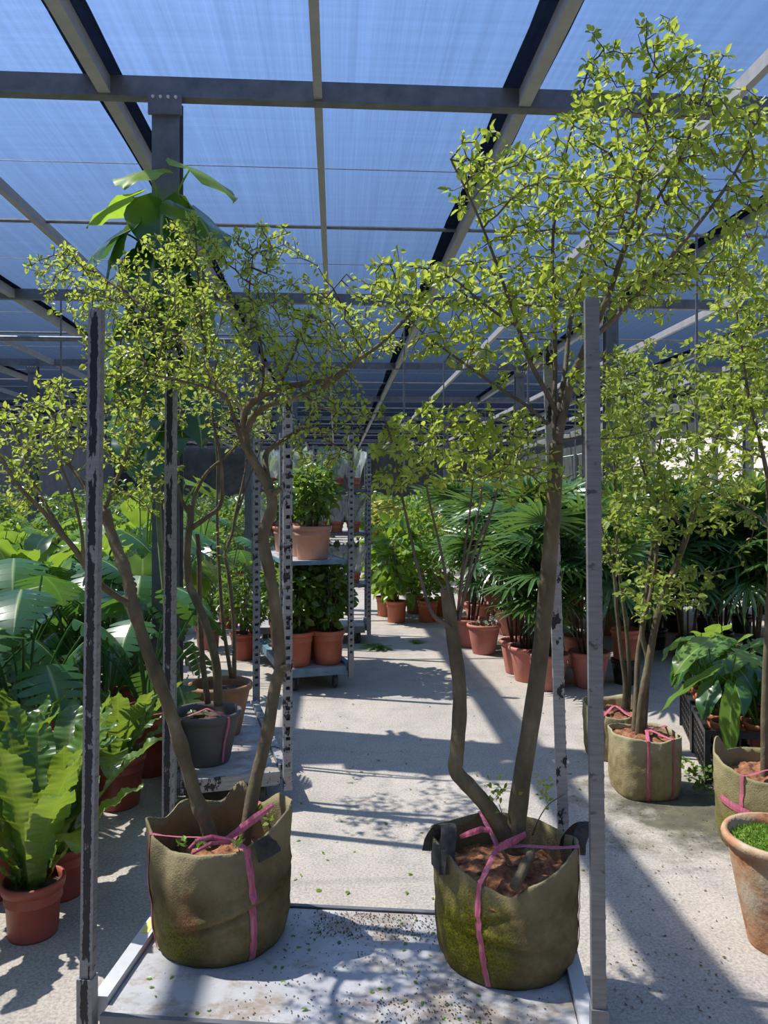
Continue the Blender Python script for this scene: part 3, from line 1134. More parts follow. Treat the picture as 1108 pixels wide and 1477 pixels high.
def ribbon(parent, pts, widths, wdir=None, mat='ribbon', thick=0.0012, name='ribbon_tie'):
    """flat strip along pts with given half widths; wdir gives the across direction at each point"""
    pts = [Vector(p) for p in pts]
    v, f = [], []
    n = len(pts)
    for i, p in enumerate(pts):
        t = (pts[min(i + 1, n - 1)] - pts[max(i - 1, 0)]).normalized()
        w = Vector(wdir[i] if isinstance(wdir, list) else wdir)
        w = (w - t * w.dot(t)).normalized()
        nn = t.cross(w)
        hw = widths[i] if hasattr(widths, '__len__') else widths
        v += [p - w * hw - nn * thick, p + nn * hw * 0.05, p + w * hw - nn * thick, p - nn * thick * 2]
    for i in range(n - 1):
        a, b = 4 * i, 4 * i + 4
        for k in range(4):
            k2 = (k + 1) % 4
            f.append((a + k, b + k, b + k2, a + k2))
    f += [(0, 1, 2, 3), tuple(4 * (n - 1) + k for k in (3, 2, 1, 0))]
    return MB().add(v, f).build(name, M[mat], parent, False)


def bag_tie(bag, outer, th, knot, hw=0.012, tilt=0.0, zend=0.02):
    r, z = outer(th, 1.0)
    pts, wd = [], []
    et = (-math.sin(th), math.cos(th), 0.15)
    top = Vector((math.cos(th) * (r + 0.001), math.sin(th) * (r + 0.001), z + 0.005))
    k = Vector(knot)
    for i in range(6):
        q = k.lerp(top, i / 6)
        q.z += 0.004 * math.sin(i)
        pts.append(q); wd.append(et)
    for i in range(15):
        s = 1 - i / 14 * (1 - zend)
        a = th + tilt * (1 - s)
        rr, zz = outer(a, s)
        if i == 0:
            zz += 0.004
        pts.append(Vector((math.cos(a) * (rr + 0.004), math.sin(a) * (rr + 0.004), zz)))
        wd.append((-math.sin(a), math.cos(a), 0))
    ws = [hw * (0.7 + 0.3 * math.sin(i * 1.3) ** 2) for i in range(len(pts))]
    ribbon(bag, pts, ws, wd)


def handle_loop(bag, a0, a1, outer, rise, out, hw=0.026):
    """black carrying strap standing up from the rim between two angles"""
    r0, z0 = outer(a0, 1)
    r1, z1 = outer(a1, 1)
    p0 = Vector((r0 * math.cos(a0), r0 * math.sin(a0), z0 - 0.05))
    p1 = Vector((r1 * math.cos(a1), r1 * math.sin(a1), z1 - 0.05))
    am = (a0 + a1) / 2
    o = Vector((math.cos(am), math.sin(am), 0))
    pts = []
    for i in range(15):
        t = i / 14
        b = math.sin(math.pi * t)
        pts.append(p0.lerp(p1, t) + Vector((0, 0, 1)) * (rise + 0.05) * b ** 0.7 + o * out * b ** 1.5 + o * 0.006)
    ribbon(bag, pts, hw, o, 'blackfelt', 0.002, 'handle')


# ------------------------------------------------------------------ trees
def limb(root, name, path, base_r, tip_r, mat, bumps=0.0, n=10):
    """path: world points; mesh is stored relative to the root"""
    rad = [base_r + (tip_r - base_r) * i / (len(path) - 1) for i in range(len(path))]
    pts, rr = smooth_path(path, rad, 6)
    if bumps:
        rr = [r * (1 + bumps * math.sin(i * 1.1) * math.sin(i * 0.37 + 1)) for i, r in enumerate(rr)]
    o = np.array(root.location)
    MB().tube([p - o for p in pts], rr, n).build(name, mat, root, True)
    return pts, rr


def colonize(seeds, att, step=0.05, infl=0.6, kill=0.07, iters=70, jitter=0.25):
    nodes = np.array(seeds, float)
    parent = [-1] * len(nodes)
    best_d = np.full(len(att), 1e9)
    best_i = np.zeros(len(att), int)
    new = np.arange(len(nodes))
    alive = np.ones(len(att), bool)
    for it in range(iters):
        if len(new):
            for c in range(0, len(new), 256):
                ch = new[c:c + 256]
                dm = np.linalg.norm(att[:, None, :] - nodes[ch][None, :, :], axis=2)
                j = dm.argmin(1)
                dj = dm[np.arange(len(att)), j]
                upd = dj < best_d
                best_d[upd] = dj[upd]
                best_i[upd] = ch[j[upd]]
        alive &= best_d > kill
        use = alive & (best_d < infl)
        if not use.any():
            infl *= 1.5
            if infl > 3 or not alive.any():
                break
            new = np.array([], int)
            continue
        acc = {}
        v = att[use] - nodes[best_i[use]]
        v /= np.linalg.norm(v, axis=1, keepdims=True)
        for i, d in zip(best_i[use], v):
            acc.setdefault(i, []).append(d)
        pos, par = [], []
        for i, ds in acc.items():
            d = np.mean(ds, 0) + rng.normal(size=3) * jitter
            d /= np.linalg.norm(d) + 1e-9
            pos.append(nodes[i] + d * step)
            par.append(i)
        s = len(nodes)
        nodes = np.vstack([nodes, pos])
        parent += par
        new = np.arange(s, len(nodes))
        if len(nodes) > 14000:
            break
    return nodes, np.array(parent)


def blobs(lst):
    out = []
    for px, py, d, rx, ry, rd, n in lst:
        n = int(n * 2.3)
        q = rand_dirs(n) * (rng.random(n) ** (1 / 2.4))[:, None]
        for a in q:
            dd = d + a[2] * rd
            out.append(P(px + a[0] * rx, py + a[1] * ry, d) + (P(px, py, dd) - P(px, py, d)) * [1, 1, 0.4])
    return np.array(out)


def tree_crown(root, seeds, att, leafmat_, leaf_len, per_node=2, tips_max=4, step=0.05, kill=0.07, r_min=0.0013, spread=1.0, shoot=0.0, density=1.0):
    nodes, par = colonize(seeds, att, step=step, kill=kill)
    n = len(nodes)
    ns = len(seeds)
    tips = np.zeros(n)
    kids = np.zeros(n, int)
    for i in range(n - 1, ns - 1, -1):
        if kids[i] == 0:
            tips[i] = 1
        tips[par[i]] += tips[i]
        kids[par[i]] += 1
    rad = r_min * np.maximum(1, tips) ** 0.48
    o = np.array(root.location)
    # twigs: three-sided tapering segments
    idx = np.arange(ns, n)
    A, B = nodes[par[idx]] - o, nodes[idx] - o
    T = B - A
    T /= np.linalg.norm(T, axis=1, keepdims=True)
    ref = np.where(np.abs(T[:, 2:3]) > 0.9, [[1.0, 0, 0]], [[0, 0, 1.0]])
    U = np.cross(T, ref); U /= np.linalg.norm(U, axis=1, keepdims=True)
    Wv = np.cross(T, U)
    ra = np.minimum(rad[par[idx]], 1.6 * rad[idx])
    rb = rad[idx]
    V = np.zeros((len(idx), 6, 3))
    for k in range(3):
        a = 2 * math.pi * k / 3
        e = U * math.cos(a) + Wv * math.sin(a)
        V[:, k] = A + e * ra[:, None]
        V[:, 3 + k] = B + e * rb[:, None]
    me = bpy.data.meshes.new('twigs')
    me.vertices.add(len(idx) * 6)
    me.vertices.foreach_set('co', V.reshape(-1))
    q = np.array([0, 1, 4, 3, 1, 2, 5, 4, 2, 0, 3, 5])
    loops = (np.arange(len(idx))[:, None] * 6 + q[None]).reshape(-1)
    me.loops.add(len(loops)); me.loops.foreach_set('vertex_index', loops.astype(np.int32))
    me.polygons.add(len(idx) * 3); me.polygons.foreach_set('loop_start', (np.arange(len(idx) * 3) * 4).astype(np.int32))
    me.update(calc_edges=True)
    tag(link('twigs', me, M['twig'], root), kind='stuff')
    # leaves on the young wood
    young = idx[(tips[idx] <= tips_max)]
    young = young[rng.random(len(young)) < density]
    rep = np.repeat(young, per_node)
    base = nodes[rep] + (nodes[par[rep]] - nodes[rep]) * rng.random((len(rep), 1)) - o
    tw = nodes[rep] - nodes[par[rep]]
    tw /= np.linalg.norm(tw, axis=1, keepdims=True)
    D = tw * 0.5 + rand_dirs(len(rep), 0.1) * spread
    Nn = rand_dirs(len(rep), 1.6)
    Ln = leaf_len * rng.uniform(0.55, 1.25, len(rep))
    base += D / np.linalg.norm(D, axis=1, keepdims=True) * 0.006
    me = cloud_mesh('foliage', base, D, Nn, Ln, Ln * rng.uniform(0.26, 0.36, len(rep)), leafmat_, 0.35, 0.12)
    tag(link('foliage', me, None, root), kind='stuff')
    return nodes


def pix(lst, d=None):
    return [P(a[0], a[1], a[2] if len(a) > 2 else d) for a in lst]


def seeds_from(paths, frm=0.3, every=2):
    s = []
    for pts in paths:
        k = int(len(pts) * frm)
        s += [p for i, p in enumerate(pts) if i >= k and i % every == 0]
    return s

# ---- the tree in the left sack on the near cart
lb = cw(-0.512, 2.42, TZ)
tL = tag(empty('bagged_tree', lb), 'crooked tree with a long S-bent trunk in a round mossy sack tied with pink ribbon', 'tree')
bag, outer = grow_bag(tL, M['felt_left'], 0.212, 0.315,
                      [(-90, 0.014, 0.016), (-62, 0.008, 0.03), (-45, 0.02, 0.035), (-14, 0.095, -0.004), (25, 0.08, 0.01), (60, 0.02, 0.02), (78, 0.085, 0.015),
                       (100, 0.02, 0.02), (135, 0.045, 0.01), (160, 0.02, 0.02), (186, 0.055, -0.018), (205, 0.03, 0.0), (222, 0.0, 0.03), (248, 0.012, 0.022)], 0.205,
                      crease=[(0.155, 0.055, 0.016, R(-60), 1.1)], seed=3.1)
kn = Vector(tuple(P(335, 1213, 2.36) - lb))
bag_tie(bag, outer, R(-58), kn, 0.0125, 0.05)
bag_tie(bag, outer, R(-158), kn, 0.008, 0.06)
bag_tie(bag, outer, R(60), kn, 0.009)
q = [P(322, 1213, 2.33), P(345, 1198, 2.33), P(368, 1180, 2.34), P(394, 1161, 2.35)]
ribbon(bag, [Vector(tuple(p - lb)) for p in q], [0.006, 0.011, 0.012, 0.007], (0.2, 0.3, 1))
q = [P(333, 1212, 2.31), P(305, 1207, 2.30), P(285, 1212, 2.29), P(273, 1224, 2.29)]
ribbon(bag, [Vector(tuple(p - lb)) for p in q], [0.006, 0.007, 0.006, 0.004], (0.1, 0.3, 1))
q = [P(333, 1215, 2.31), P(305, 1216, 2.28), P(276, 1232, 2.27)]
ribbon(bag, [Vector(tuple(p - lb)) for p in q], [0.006, 0.006, 0.004], (0.1, 0.3, 1))
# the folded-out black lining at the rim
r0, z0 = outer(R(-38), 1.0)
fp = [Vector((math.cos(R(-38)) * (r0 + e), math.sin(R(-38)) * (r0 + e), z)) for e, z in ((-0.012, z0 - 0.004), (0.004, z0 + 0.004), (0.014, z0 - 0.02), (0.02, z0 - 0.055))]
ribbon(bag, fp, [0.05, 0.052, 0.052, 0.048], (math.sin(R(38)), math.cos(R(38)), 0), 'blackfelt', 0.002, 'lining_flap')

d0 = 2.40
lp = []
t1 = pix([(308, 1222, d0), (300, 1195, d0), (283, 1150, d0), (262, 1080, 2.38), (240, 1010, 2.36), (213, 940, 2.35), (194, 880, 2.35), (183, 830, 2.36), (166, 785, 2.38), (150, 735, 2.40)])
limb(tL, 'trunk', t1, 0.0235, 0.016, M['bark'], 0.17, 12)
t2 = pix([(352, 1215, d0), (356, 1195, d0), (368, 1130, 2.42), (385, 1060, 2.44), (397, 990, 2.45), (404, 962, 2.45), (400, 900, 2.45), (390, 830, 2.44), (380, 775, 2.44), (392, 735, 2.45), (391, 705, 2.45)])
limb(tL, 'trunk', t2, 0.0215, 0.0175, M['bark'], 0.06, 12)
limb(tL, 'branch_stub', pix([(400, 966, 2.45), (412, 963, 2.43), (418, 962, 2.425)]), 0.013, 0.011, M['bark'], 0, 8)
limb(tL, 'branch_stub', pix([(391, 716, 2.45), (400, 709, 2.43), (405, 704, 2.42)]), 0.010, 0.008, M['bark'], 0, 8)


def br(root, paths, mat, store, name='branch'):
    for pts, a, b in paths:
        s, _ = limb(root, name, pix(pts), a, b, mat, 0.05, 8)
        store.append(s)


br(tL, [
    ([(391, 712, 2.45), (375, 680, 2.46), (358, 650, 2.47), (352, 615, 2.48), (354, 592, 2.48), (372, 575, 2.47), (400, 562, 2.45), (430, 555, 2.43), (480, 545, 2.40), (520, 515, 2.38)], 0.0155, 0.0075),
    ([(356, 622, 2.48), (366, 600, 2.46), (385, 585, 2.44), (412, 577, 2.40), (450, 567, 2.36), (480, 550, 2.33), (515, 520, 2.30), (550, 495, 2.28), (585, 460, 2.26), (600, 445, 2.25)], 0.012, 0.004),
    ([(391, 706, 2.45), (384, 680, 2.49), (384, 655, 2.53), (400, 640, 2.56), (425, 625, 2.60), (445, 612, 2.64)], 0.012, 0.006),
    ([(366, 668, 2.465), (350, 640, 2.43), (337, 600, 2.40), (325, 572, 2.37), (300, 560, 2.33), (255, 548, 2.28), (215, 540, 2.24)], 0.0075, 0.003),
    ([(326, 573, 2.37), (305, 545, 2.40), (280, 510, 2.44), (240, 470, 2.5), (190, 430, 2.55), (140, 395, 2.6), (90, 370, 2.64)], 0.006, 0.0025),
    ([(354, 598, 2.48), (340, 580, 2.5), (322, 566, 2.52), (300, 520, 2.56), (290, 460, 2.6), (285, 390, 2.62), (282, 330, 2.62)], 0.0075, 0.0025),
    ([(372, 575, 2.47), (380, 540, 2.5), (375, 490, 2.54), (360, 430, 2.58), (365, 370, 2.6)], 0.006, 0.002),
    ([(400, 562, 2.45), (420, 520, 2.48), (440, 470, 2.5), (470, 430, 2.5), (500, 395, 2.5)], 0.005, 0.002),
    ([(430, 555, 2.43), (445, 575, 2.38), (470, 590, 2.32), (520, 600, 2.3), (560, 590, 2.28)], 0.004, 0.0015),
    ([(445, 612, 2.64), (480, 640, 2.66), (510, 655, 2.68)], 0.005, 0.002),
], M['bark'], lp)
lp2 = []
br(tL, [
    ([(191, 873, 2.35), (160, 855, 2.30), (132, 830, 2.25), (110, 795, 2.21), (85, 765, 2.18), (60, 735, 2.16), (30, 705, 2.13), (5, 665, 2.10), (-25, 620, 2.08)], 0.0105, 0.004),
    ([(92, 772, 2.18), (70, 735, 2.22), (50, 700, 2.25), (35, 660, 2.28), (15, 600, 2.3)], 0.007, 0.003),
    ([(120, 810, 2.22), (118, 770, 2.2), (105, 715, 2.2), (85, 660, 2.2), (80, 600, 2.2)], 0.006, 0.002),
    ([(150, 737, 2.40), (165, 700, 2.42), (185, 650, 2.44), (205, 590, 2.46), (215, 540, 2.5)], 0.008, 0.003),
    ([(152, 742, 2.40), (125, 705, 2.42), (100, 670, 2.45), (75, 640, 2.5), (50, 610, 2.52)], 0.008, 0.003),
    ([(166, 700, 2.42), (200, 725, 2.4), (225, 745, 2.36)], 0.004, 0.0018),
], M['bark'], lp2)
attL = blobs([
    (300, 440, 2.55, 130, 85, 0.38, 330), (265, 350, 2.6, 70, 45, 0.25, 110), (160, 425, 2.6, 110, 55, 0.32, 150), (80, 380, 2.62, 60, 35, 0.2, 40),
    (430, 480, 2.5, 110, 75, 0.34, 240), (540, 465, 2.4, 65, 60, 0.25, 90), (380, 365, 2.6, 60, 50, 0.25, 70), (215, 520, 2.45, 110, 60, 0.35, 170),
    (340, 530, 2.5, 120, 45, 0.35, 140), (470, 590, 2.45, 80, 45, 0.3, 70), (470, 665, 2.65, 55, 25, 0.15, 26)])
tree_crown(tL, seeds_from(lp, 0.45), attL, M['leaf_tree'], 0.020, 4, 6, step=0.030, kill=0.042, density=0.95)
attL2 = blobs([(50, 620, 2.25, 75, 70, 0.3, 90), (30, 700, 2.2, 50, 50, 0.2, 24), (160, 620, 2.45, 70, 70, 0.25, 110), (190, 700, 2.42, 50, 45, 0.18, 40), (110, 560, 2.4, 70, 40, 0.2, 40)])
tree_crown(tL, seeds_from(lp2, 0.35), attL2, M['leaf_tree'], 0.020, 4, 5, step=0.030, kill=0.042, density=0.85)
# small weeds on the soil
for px, py, d in ((268, 1218, 2.33), (372, 1168, 2.42), (388, 1180, 2.38), (290, 1216, 2.30), (346, 1218, 2.27)):
    p = P(px, py, d) - lb
    n = 7
    Pn = np.array([p] * n) + rng.normal(size=(n, 3)) * 0.008
    D = rand_dirs(n, 0.6)
    me = cloud_mesh('weed', Pn, D, rand_dirs(n, 2), np.full(n, 0.022), np.full(n, 0.010), M['leaf_light'])
    link('weed_sprout', me, None, tL)

# ---- the tree in the right sack on the near cart
rb_ = cw(0.368, 2.32, TZ)
tR = tag(empty('bagged_tree', rb_), 'tall leafy tree with straight and kinked trunks in a mossy sack with black handles', 'tree')
bag, outer = grow_bag(tR, M['felt_right'], 0.212, 0.30,
                      [(-100, -0.055, 0.04), (-125, -0.03, 0.03), (-78, -0.01, 0.02), (-40, 0.03, 0.01), (-12, 0.045, 0.005), (20, 0.02, 0.01), (55, 0.02, 0.0),
                       (90, 0.03, 0.0), (130, 0.03, 0.01), (170, 0.05, -0.012), (200, 0.045, -0.008), (225, 0.0, 0.01)], 0.225,
                      crease=[(0.13, -0.03, 0.012, R(-110), 0.7), (0.175, 0.05, 0.008, R(-125), 0.5)], seed=8.4)
kn = Vector(tuple(P(718, 1222, 2.27) - rb_))
bag_tie(bag, outer, R(-127), kn, 0.010, 0.18)
bag_tie(bag, outer, R(-22), kn, 0.009, 0.10)
bag_tie(bag, outer, R(100), kn, 0.009)
q = [P(716, 1226, 2.26), P(730, 1218, 2.25), P(745, 1211, 2.26), P(759, 1203, 2.29)]
ribbon(bag, [Vector(tuple(p - rb_)) for p in q], [0.007, 0.011, 0.011, 0.008], (0.1, 0.3, 1))
q = [P(707, 1198, 2.36), P(695, 1196, 2.38), P(680, 1201, 2.40), P(664, 1207, 2.42)]
ribbon(bag, [Vector(tuple(p - rb_)) for p in q], [0.006, 0.009, 0.009, 0.006], (0.1, 0.3, 1))
handle_loop(bag, R(176), R(208), outer, 0.055, -0.03, 0.024)
handle_loop(bag, R(18), R(-8), outer, 0.04, 0.045, 0.022)
r0, z0 = outer(R(200), 1.0)
fp = [Vector((math.cos(R(200)) * (r0 + e), math.sin(R(200)) * (r0 + e), z)) for e, z in ((-0.006, z0 + 0.002), (0.006, z0 + 0.003), (0.012, z0 - 0.03), (0.012, z0 - 0.06))]
ribbon(bag, fp, [0.045, 0.045, 0.045, 0.043], (-math.sin(R(200)), math.cos(R(200)), 0), 'blackfelt', 0.002, 'lining_flap')
d0 = 2.33
tr1 = pix([(742, 1228, d0), (744, 1200, d0), (752, 1130, 2.33), (768, 1030, 2.33), (782, 920, 2.33), (795, 780, 2.33), (800, 700, 2.33), (803, 640, 2.33)])
limb(tR, 'trunk', tr1, 0.031, 0.021, M['bark'], 0.04, 14)
tr2 = pix([(742, 1222, d0), (722, 1192, 2.32), (700, 1160, 2.31), (676, 1133, 2.30), (658, 1112, 2.30), (659, 1085, 2.30), (663, 1030, 2.31), (662, 980, 2.32), (655, 930, 2.33), (647, 870, 2.34), (644, 848, 2.34)])
limb(tR, 'trunk', tr2, 0.024, 0.0205, M['bark'], 0.05, 12)
limb(tR, 'surface_root', pix([(745, 1222, 2.30), (765, 1232, 2.24), (755, 1252, 2.17), (742, 1282, 2.13)]), 0.013, 0.015, M['bark'], 0.05, 10)
rp = []
br(tR, [
    ([(803, 648, 2.33), (812, 600, 2.32), (826, 545, 2.30), (845, 500, 2.27), (868, 450, 2.24), (890, 390, 2.2), (915, 310, 2.18), (930, 220, 2.16), (940, 120, 2.15)], 0.0150, 0.004),
    ([(803, 645, 2.33), (806, 590, 2.36), (815, 540, 2.4), (822, 470, 2.44), (838, 400, 2.46), (860, 320, 2.48), (870, 230, 2.5)], 0.0110, 0.0035),
    ([(801, 648, 2.33), (800, 590, 2.34), (801, 520, 2.36), (800, 440, 2.38), (797, 360, 2.4), (806, 270, 2.4), (826, 180, 2.4), (852, 90, 2.4)], 0.0085, 0.003),
    ([(806, 600, 2.33), (785, 560, 2.3), (764, 520, 2.27), (750, 480, 2.24), (730, 420, 2.2), (705, 350, 2.18), (680, 290, 2.16), (650, 230, 2.15)], 0.008, 0.0025),
    ([(790, 612, 2.33), (760, 585, 2.3), (720, 560, 2.28), (685, 535, 2.26), (650, 510, 2.25), (610, 480, 2.24), (570, 440, 2.22)], 0.006, 0.002),
    ([(848, 495, 2.27), (880, 465, 2.22), (920, 425, 2.17), (960, 380, 2.12), (1010, 320, 2.1), (1060, 250, 2.08), (1090, 180, 2.06)], 0.009, 0.003),
    ([(870, 445, 2.24), (900, 420, 2.3), (950, 400, 2.38), (1010, 395, 2.45), (1070, 400, 2.5)], 0.006, 0.002),
    ([(900, 360, 2.19), (940, 300, 2.22), (980, 230, 2.25), (1010, 150, 2.28), (1020, 80, 2.3)], 0.006, 0.002),
    ([(803, 635, 2.33), (840, 632, 2.3), (890, 632, 2.26), (940, 620, 2.22)], 0.004, 0.0015),
    ([(745, 470, 2.24), (700, 440, 2.28), (650, 400, 2.3), (600, 385, 2.32), (550, 380, 2.34)], 0.005, 0.002),
], M['bark_dark'], rp)
attR = blobs([
    (900, 250, 2.25, 130, 130, 0.42, 420), (1000, 170, 2.2, 90, 110, 0.3, 170), (870, 110, 2.35, 45, 60, 0.2, 50), (945, 60, 2.2, 45, 40, 0.18, 36), (1080, 250, 2.15, 60, 110, 0.25, 100),
    (760, 290, 2.3, 100, 75, 0.35, 170), (690, 250, 2.2, 55, 75, 0.2, 50), (780, 420, 2.3, 120, 60, 0.38, 220), (650, 420, 2.28, 100, 60, 0.3, 150), (570, 400, 2.3, 50, 45, 0.2, 50),
    (910, 400, 2.25, 110, 70, 0.35, 190), (700, 500, 2.26, 90, 50, 0.25, 90), (1030, 380, 2.4, 80, 60, 0.2, 80), (620, 480, 2.25, 50, 40, 0.2, 40), (860, 560, 2.3, 60, 60, 0.2, 50), (905, 625, 2.25, 50, 20, 0.1, 14)])
tree_crown(tR, seeds_from(rp, 0.3), attR, M['leaf_tree'], 0.026, 4, 5, step=0.032, kill=0.046, density=0.92)
rp2 = []
br(tR, [
    ([(660, 912, 2.33), (640, 898, 2.3), (624, 885, 2.28), (610, 845, 2.27), (596, 790, 2.27), (584, 735, 2.27), (575, 690, 2.27), (566, 640, 2.27), (556, 610, 2.27)], 0.0068, 0.0025),
    ([(652, 880, 2.34), (644, 835, 2.31), (634, 785, 2.3), (622, 735, 2.29), (614, 690, 2.28), (610, 640, 2.28)], 0.005, 0.002),
    ([(662, 895, 2.34), (672, 850, 2.32), (686, 790, 2.3), (708, 740, 2.29), (722, 690, 2.28), (735, 640, 2.28)], 0.0055, 0.002),
    ([(660, 890, 2.34), (665, 840, 2.38), (672, 780, 2.4), (680, 720, 2.42), (684, 660, 2.42), (682, 610, 2.42)], 0.0045, 0.002),
    ([(663, 885, 2.34), (680, 830, 2.36), (700, 770, 2.38), (714, 720, 2.4), (732, 670, 2.42)], 0.0045, 0.002),
    ([(661, 880, 2.34), (668, 830, 2.29), (682, 770, 2.25), (695, 710, 2.22), (690, 650, 2.2)], 0.0045, 0.002),
    ([(649, 868, 2.34), (635, 842, 2.32), (622, 820, 2.31)], 0.003, 0.0015),
], M['bark_dark'], rp2)
attR2 = blobs([(600, 650, 2.28, 75, 55, 0.28, 160), (690, 650, 2.32, 90, 60, 0.3, 210), (560, 700, 2.27, 45, 40, 0.16, 40), (640, 600, 2.3, 60, 30, 0.2, 60), (770, 690, 2.3, 60, 35, 0.2, 60), (740, 620, 2.3, 50, 40, 0.2, 50)])
tree_crown(tR, seeds_from(rp2, 0.5), attR2, M['leaf_tree'], 0.026, 4, 5, step=0.032, kill=0.046, density=1.0)
# two thin suckers with a few leaves
for pts, lv in (([(735, 1215, 2.32), (728, 1185, 2.3), (720, 1160, 2.28)], (716, 1140, 2.28)), ([(768, 1205, 2.34), (778, 1180, 2.32), (792, 1160, 2.3), (815, 1145, 2.28)], (785, 1140, 2.3))):
    limb(tR, 'sucker', pix(pts), 0.0022, 0.0012, M['twig'], 0, 5)
    p = P(*lv) - rb_
    n = 26
    Pn = np.array([p] * n) + rng.normal(size=(n, 3)) * np.array([0.022, 0.02, 0.028])
    me = cloud_mesh('sucker_leaves', Pn, rand_dirs(n, 0.2), rand_dirs(n, 1.2), rng.uniform(0.012, 0.024, n), rng.uniform(0.005, 0.008, n), M['leaf_tree'])
    tag(link('sucker_leaves', me, None, tR), kind='stuff')

# ---- sacked trees on the ground to the right
def ground_tree(loc, label, mat, Rb, h, rim, soil_z, stems, branches, crown, leafm, leaf_len, ties, seed, box=0.0, seam=None, group=None, soil_mat='soil', density=1.0, handles=(), step=0.05, kill=0.07):
    t = tag(empty('bagged_tree', loc), label, 'tree', group)
    bag, outer = grow_bag(t, mat, Rb, h, rim, soil_z, seed=seed, box=box, seam=seam, soil_mat=soil_mat)
    kn = Vector((0, -0.03, soil_z + 0.06))
    for th in ties:
        bag_tie(bag, outer, R(th), kn, 0.010)
    for a0, a1 in handles:
        handle_loop(bag, R(a0), R(a1), outer, 0.03, 0.03, 0.02)
    st = []
    for pts, a, b in stems:
        s, _ = limb(t, 'trunk', pix(pts), a, b, M['bark'], 0.06, 9)
        st.append(s[len(s) // 2:])
    br(t, branches, M['bark_dark'], st)
    if crown:
        tree_crown(t, seeds_from(st, 0.15, 2), blobs(crown), leafm, leaf_len, 4, 5, step=step * 0.85, kill=kill * 0.85, density=density)
    return t


gb1 = cw((929 - 554) / F_PX * 4.05, 4.05)
ground_tree(gb1, 'multi-stemmed tree in a pale square-sided sack with pink ribbon beside the black crates', M['felt_pale'], 0.168, 0.30,
            [(-90, 0.0, 0.008), (-45, 0.015, 0), (0, 0.0, 0.0), (45, 0.01, 0), (90, 0.0, 0.01), (135, 0.01, 0), (180, 0.01, 0), (225, 0.02, 0)], 0.27,
            [([(922, 1062, 4.05), (926, 1010, 4.03), (935, 960, 4.02), (948, 890, 4.02), (962, 850, 4.0), (985, 790, 3.98), (1000, 745, 3.96), (1012, 700, 3.94)], 0.022, 0.013),
             ([(928, 1060, 4.08), (932, 1000, 4.1), (934, 950, 4.1), (926, 910, 4.1), (938, 860, 4.12), (947, 800, 4.12), (948, 750, 4.12)], 0.017, 0.009),
             ([(915, 1058, 4.1), (918, 1000, 4.12), (921, 940, 4.14), (930, 890, 4.16), (934, 840, 4.18), (944, 770, 4.2)], 0.016, 0.010)],
            [([(1012, 700, 3.94), (1025, 660, 3.9), (1040, 610, 3.86), (1050, 560, 3.84), (1060, 500, 3.82)], 0.011, 0.004),
             ([(960, 855, 4.0), (985, 830, 3.95), (1030, 825, 3.9), (1070, 815, 3.85)], 0.006, 0.002),
             ([(948, 750, 4.12), (935, 700, 4.14), (920, 650, 4.16), (905, 590, 4.2), (900, 530, 4.22)], 0.009, 0.003),
             ([(990, 770, 3.98), (960, 720, 4.0), (950, 660, 4.02), (960, 600, 4.05), (965, 540, 4.1)], 0.007, 0.003)],
            [(960, 640, 4.05, 100, 95, 0.6, 330), (940, 730, 4.1, 80, 55, 0.5, 170), (1040, 560, 3.9, 80, 90, 0.45, 190), (960, 850, 4.0, 90, 50, 0.35, 90), (905, 560, 4.2, 55, 70, 0.3, 90), (1050, 720, 3.85, 60, 60, 0.3, 80)],
            M['leaf_tree_dark'], 0.040, (-105, -60, 30), 2.0, box=0.55, seam=(R(-82),), step=0.06, kill=0.085)
gb2 = cw((884 - 554) / F_PX * 4.62, 4.62)
ground_tree(gb2, 'slim two-stemmed tree in a slumped sack half hidden behind the cart post', M['felt_pale'], 0.17, 0.27,
            [(-90, -0.02, 0.02), (-30, 0.03, 0.0), (30, 0.06, 0.0), (90, 0.03, 0), (150, 0.05, 0.0), (210, 0.0, 0.01)], 0.24,
            [([(898, 1035, 4.62), (902, 990, 4.62), (895, 930, 4.62), (890, 880, 4.62), (886, 830, 4.62), (875, 780, 4.62)], 0.015, 0.009),
             ([(905, 1035, 4.66), (908, 980, 4.66), (905, 920, 4.66), (898, 860, 4.66), (891, 800, 4.66), (888, 720, 4.66), (886, 640, 4.66)], 0.015, 0.007)],
            [([(886, 700, 4.66), (895, 640, 4.6), (910, 580, 4.6), (915, 520, 4.6)], 0.006, 0.002), ([(875, 790, 4.62), (865, 730, 4.6), (880, 670, 4.55)], 0.006, 0.002)],
            [(895, 640, 4.62, 60, 110, 0.5, 170), (880, 780, 4.6, 45, 60, 0.3, 60), (930, 540, 4.6, 60, 60, 0.3, 60)],
            M['leaf_tree_dark'], 0.034, (-70, -130), 5.0, step=0.06, kill=0.085)
gb3 = cw((1112 - 554) / F_PX * 3.42, 3.42)
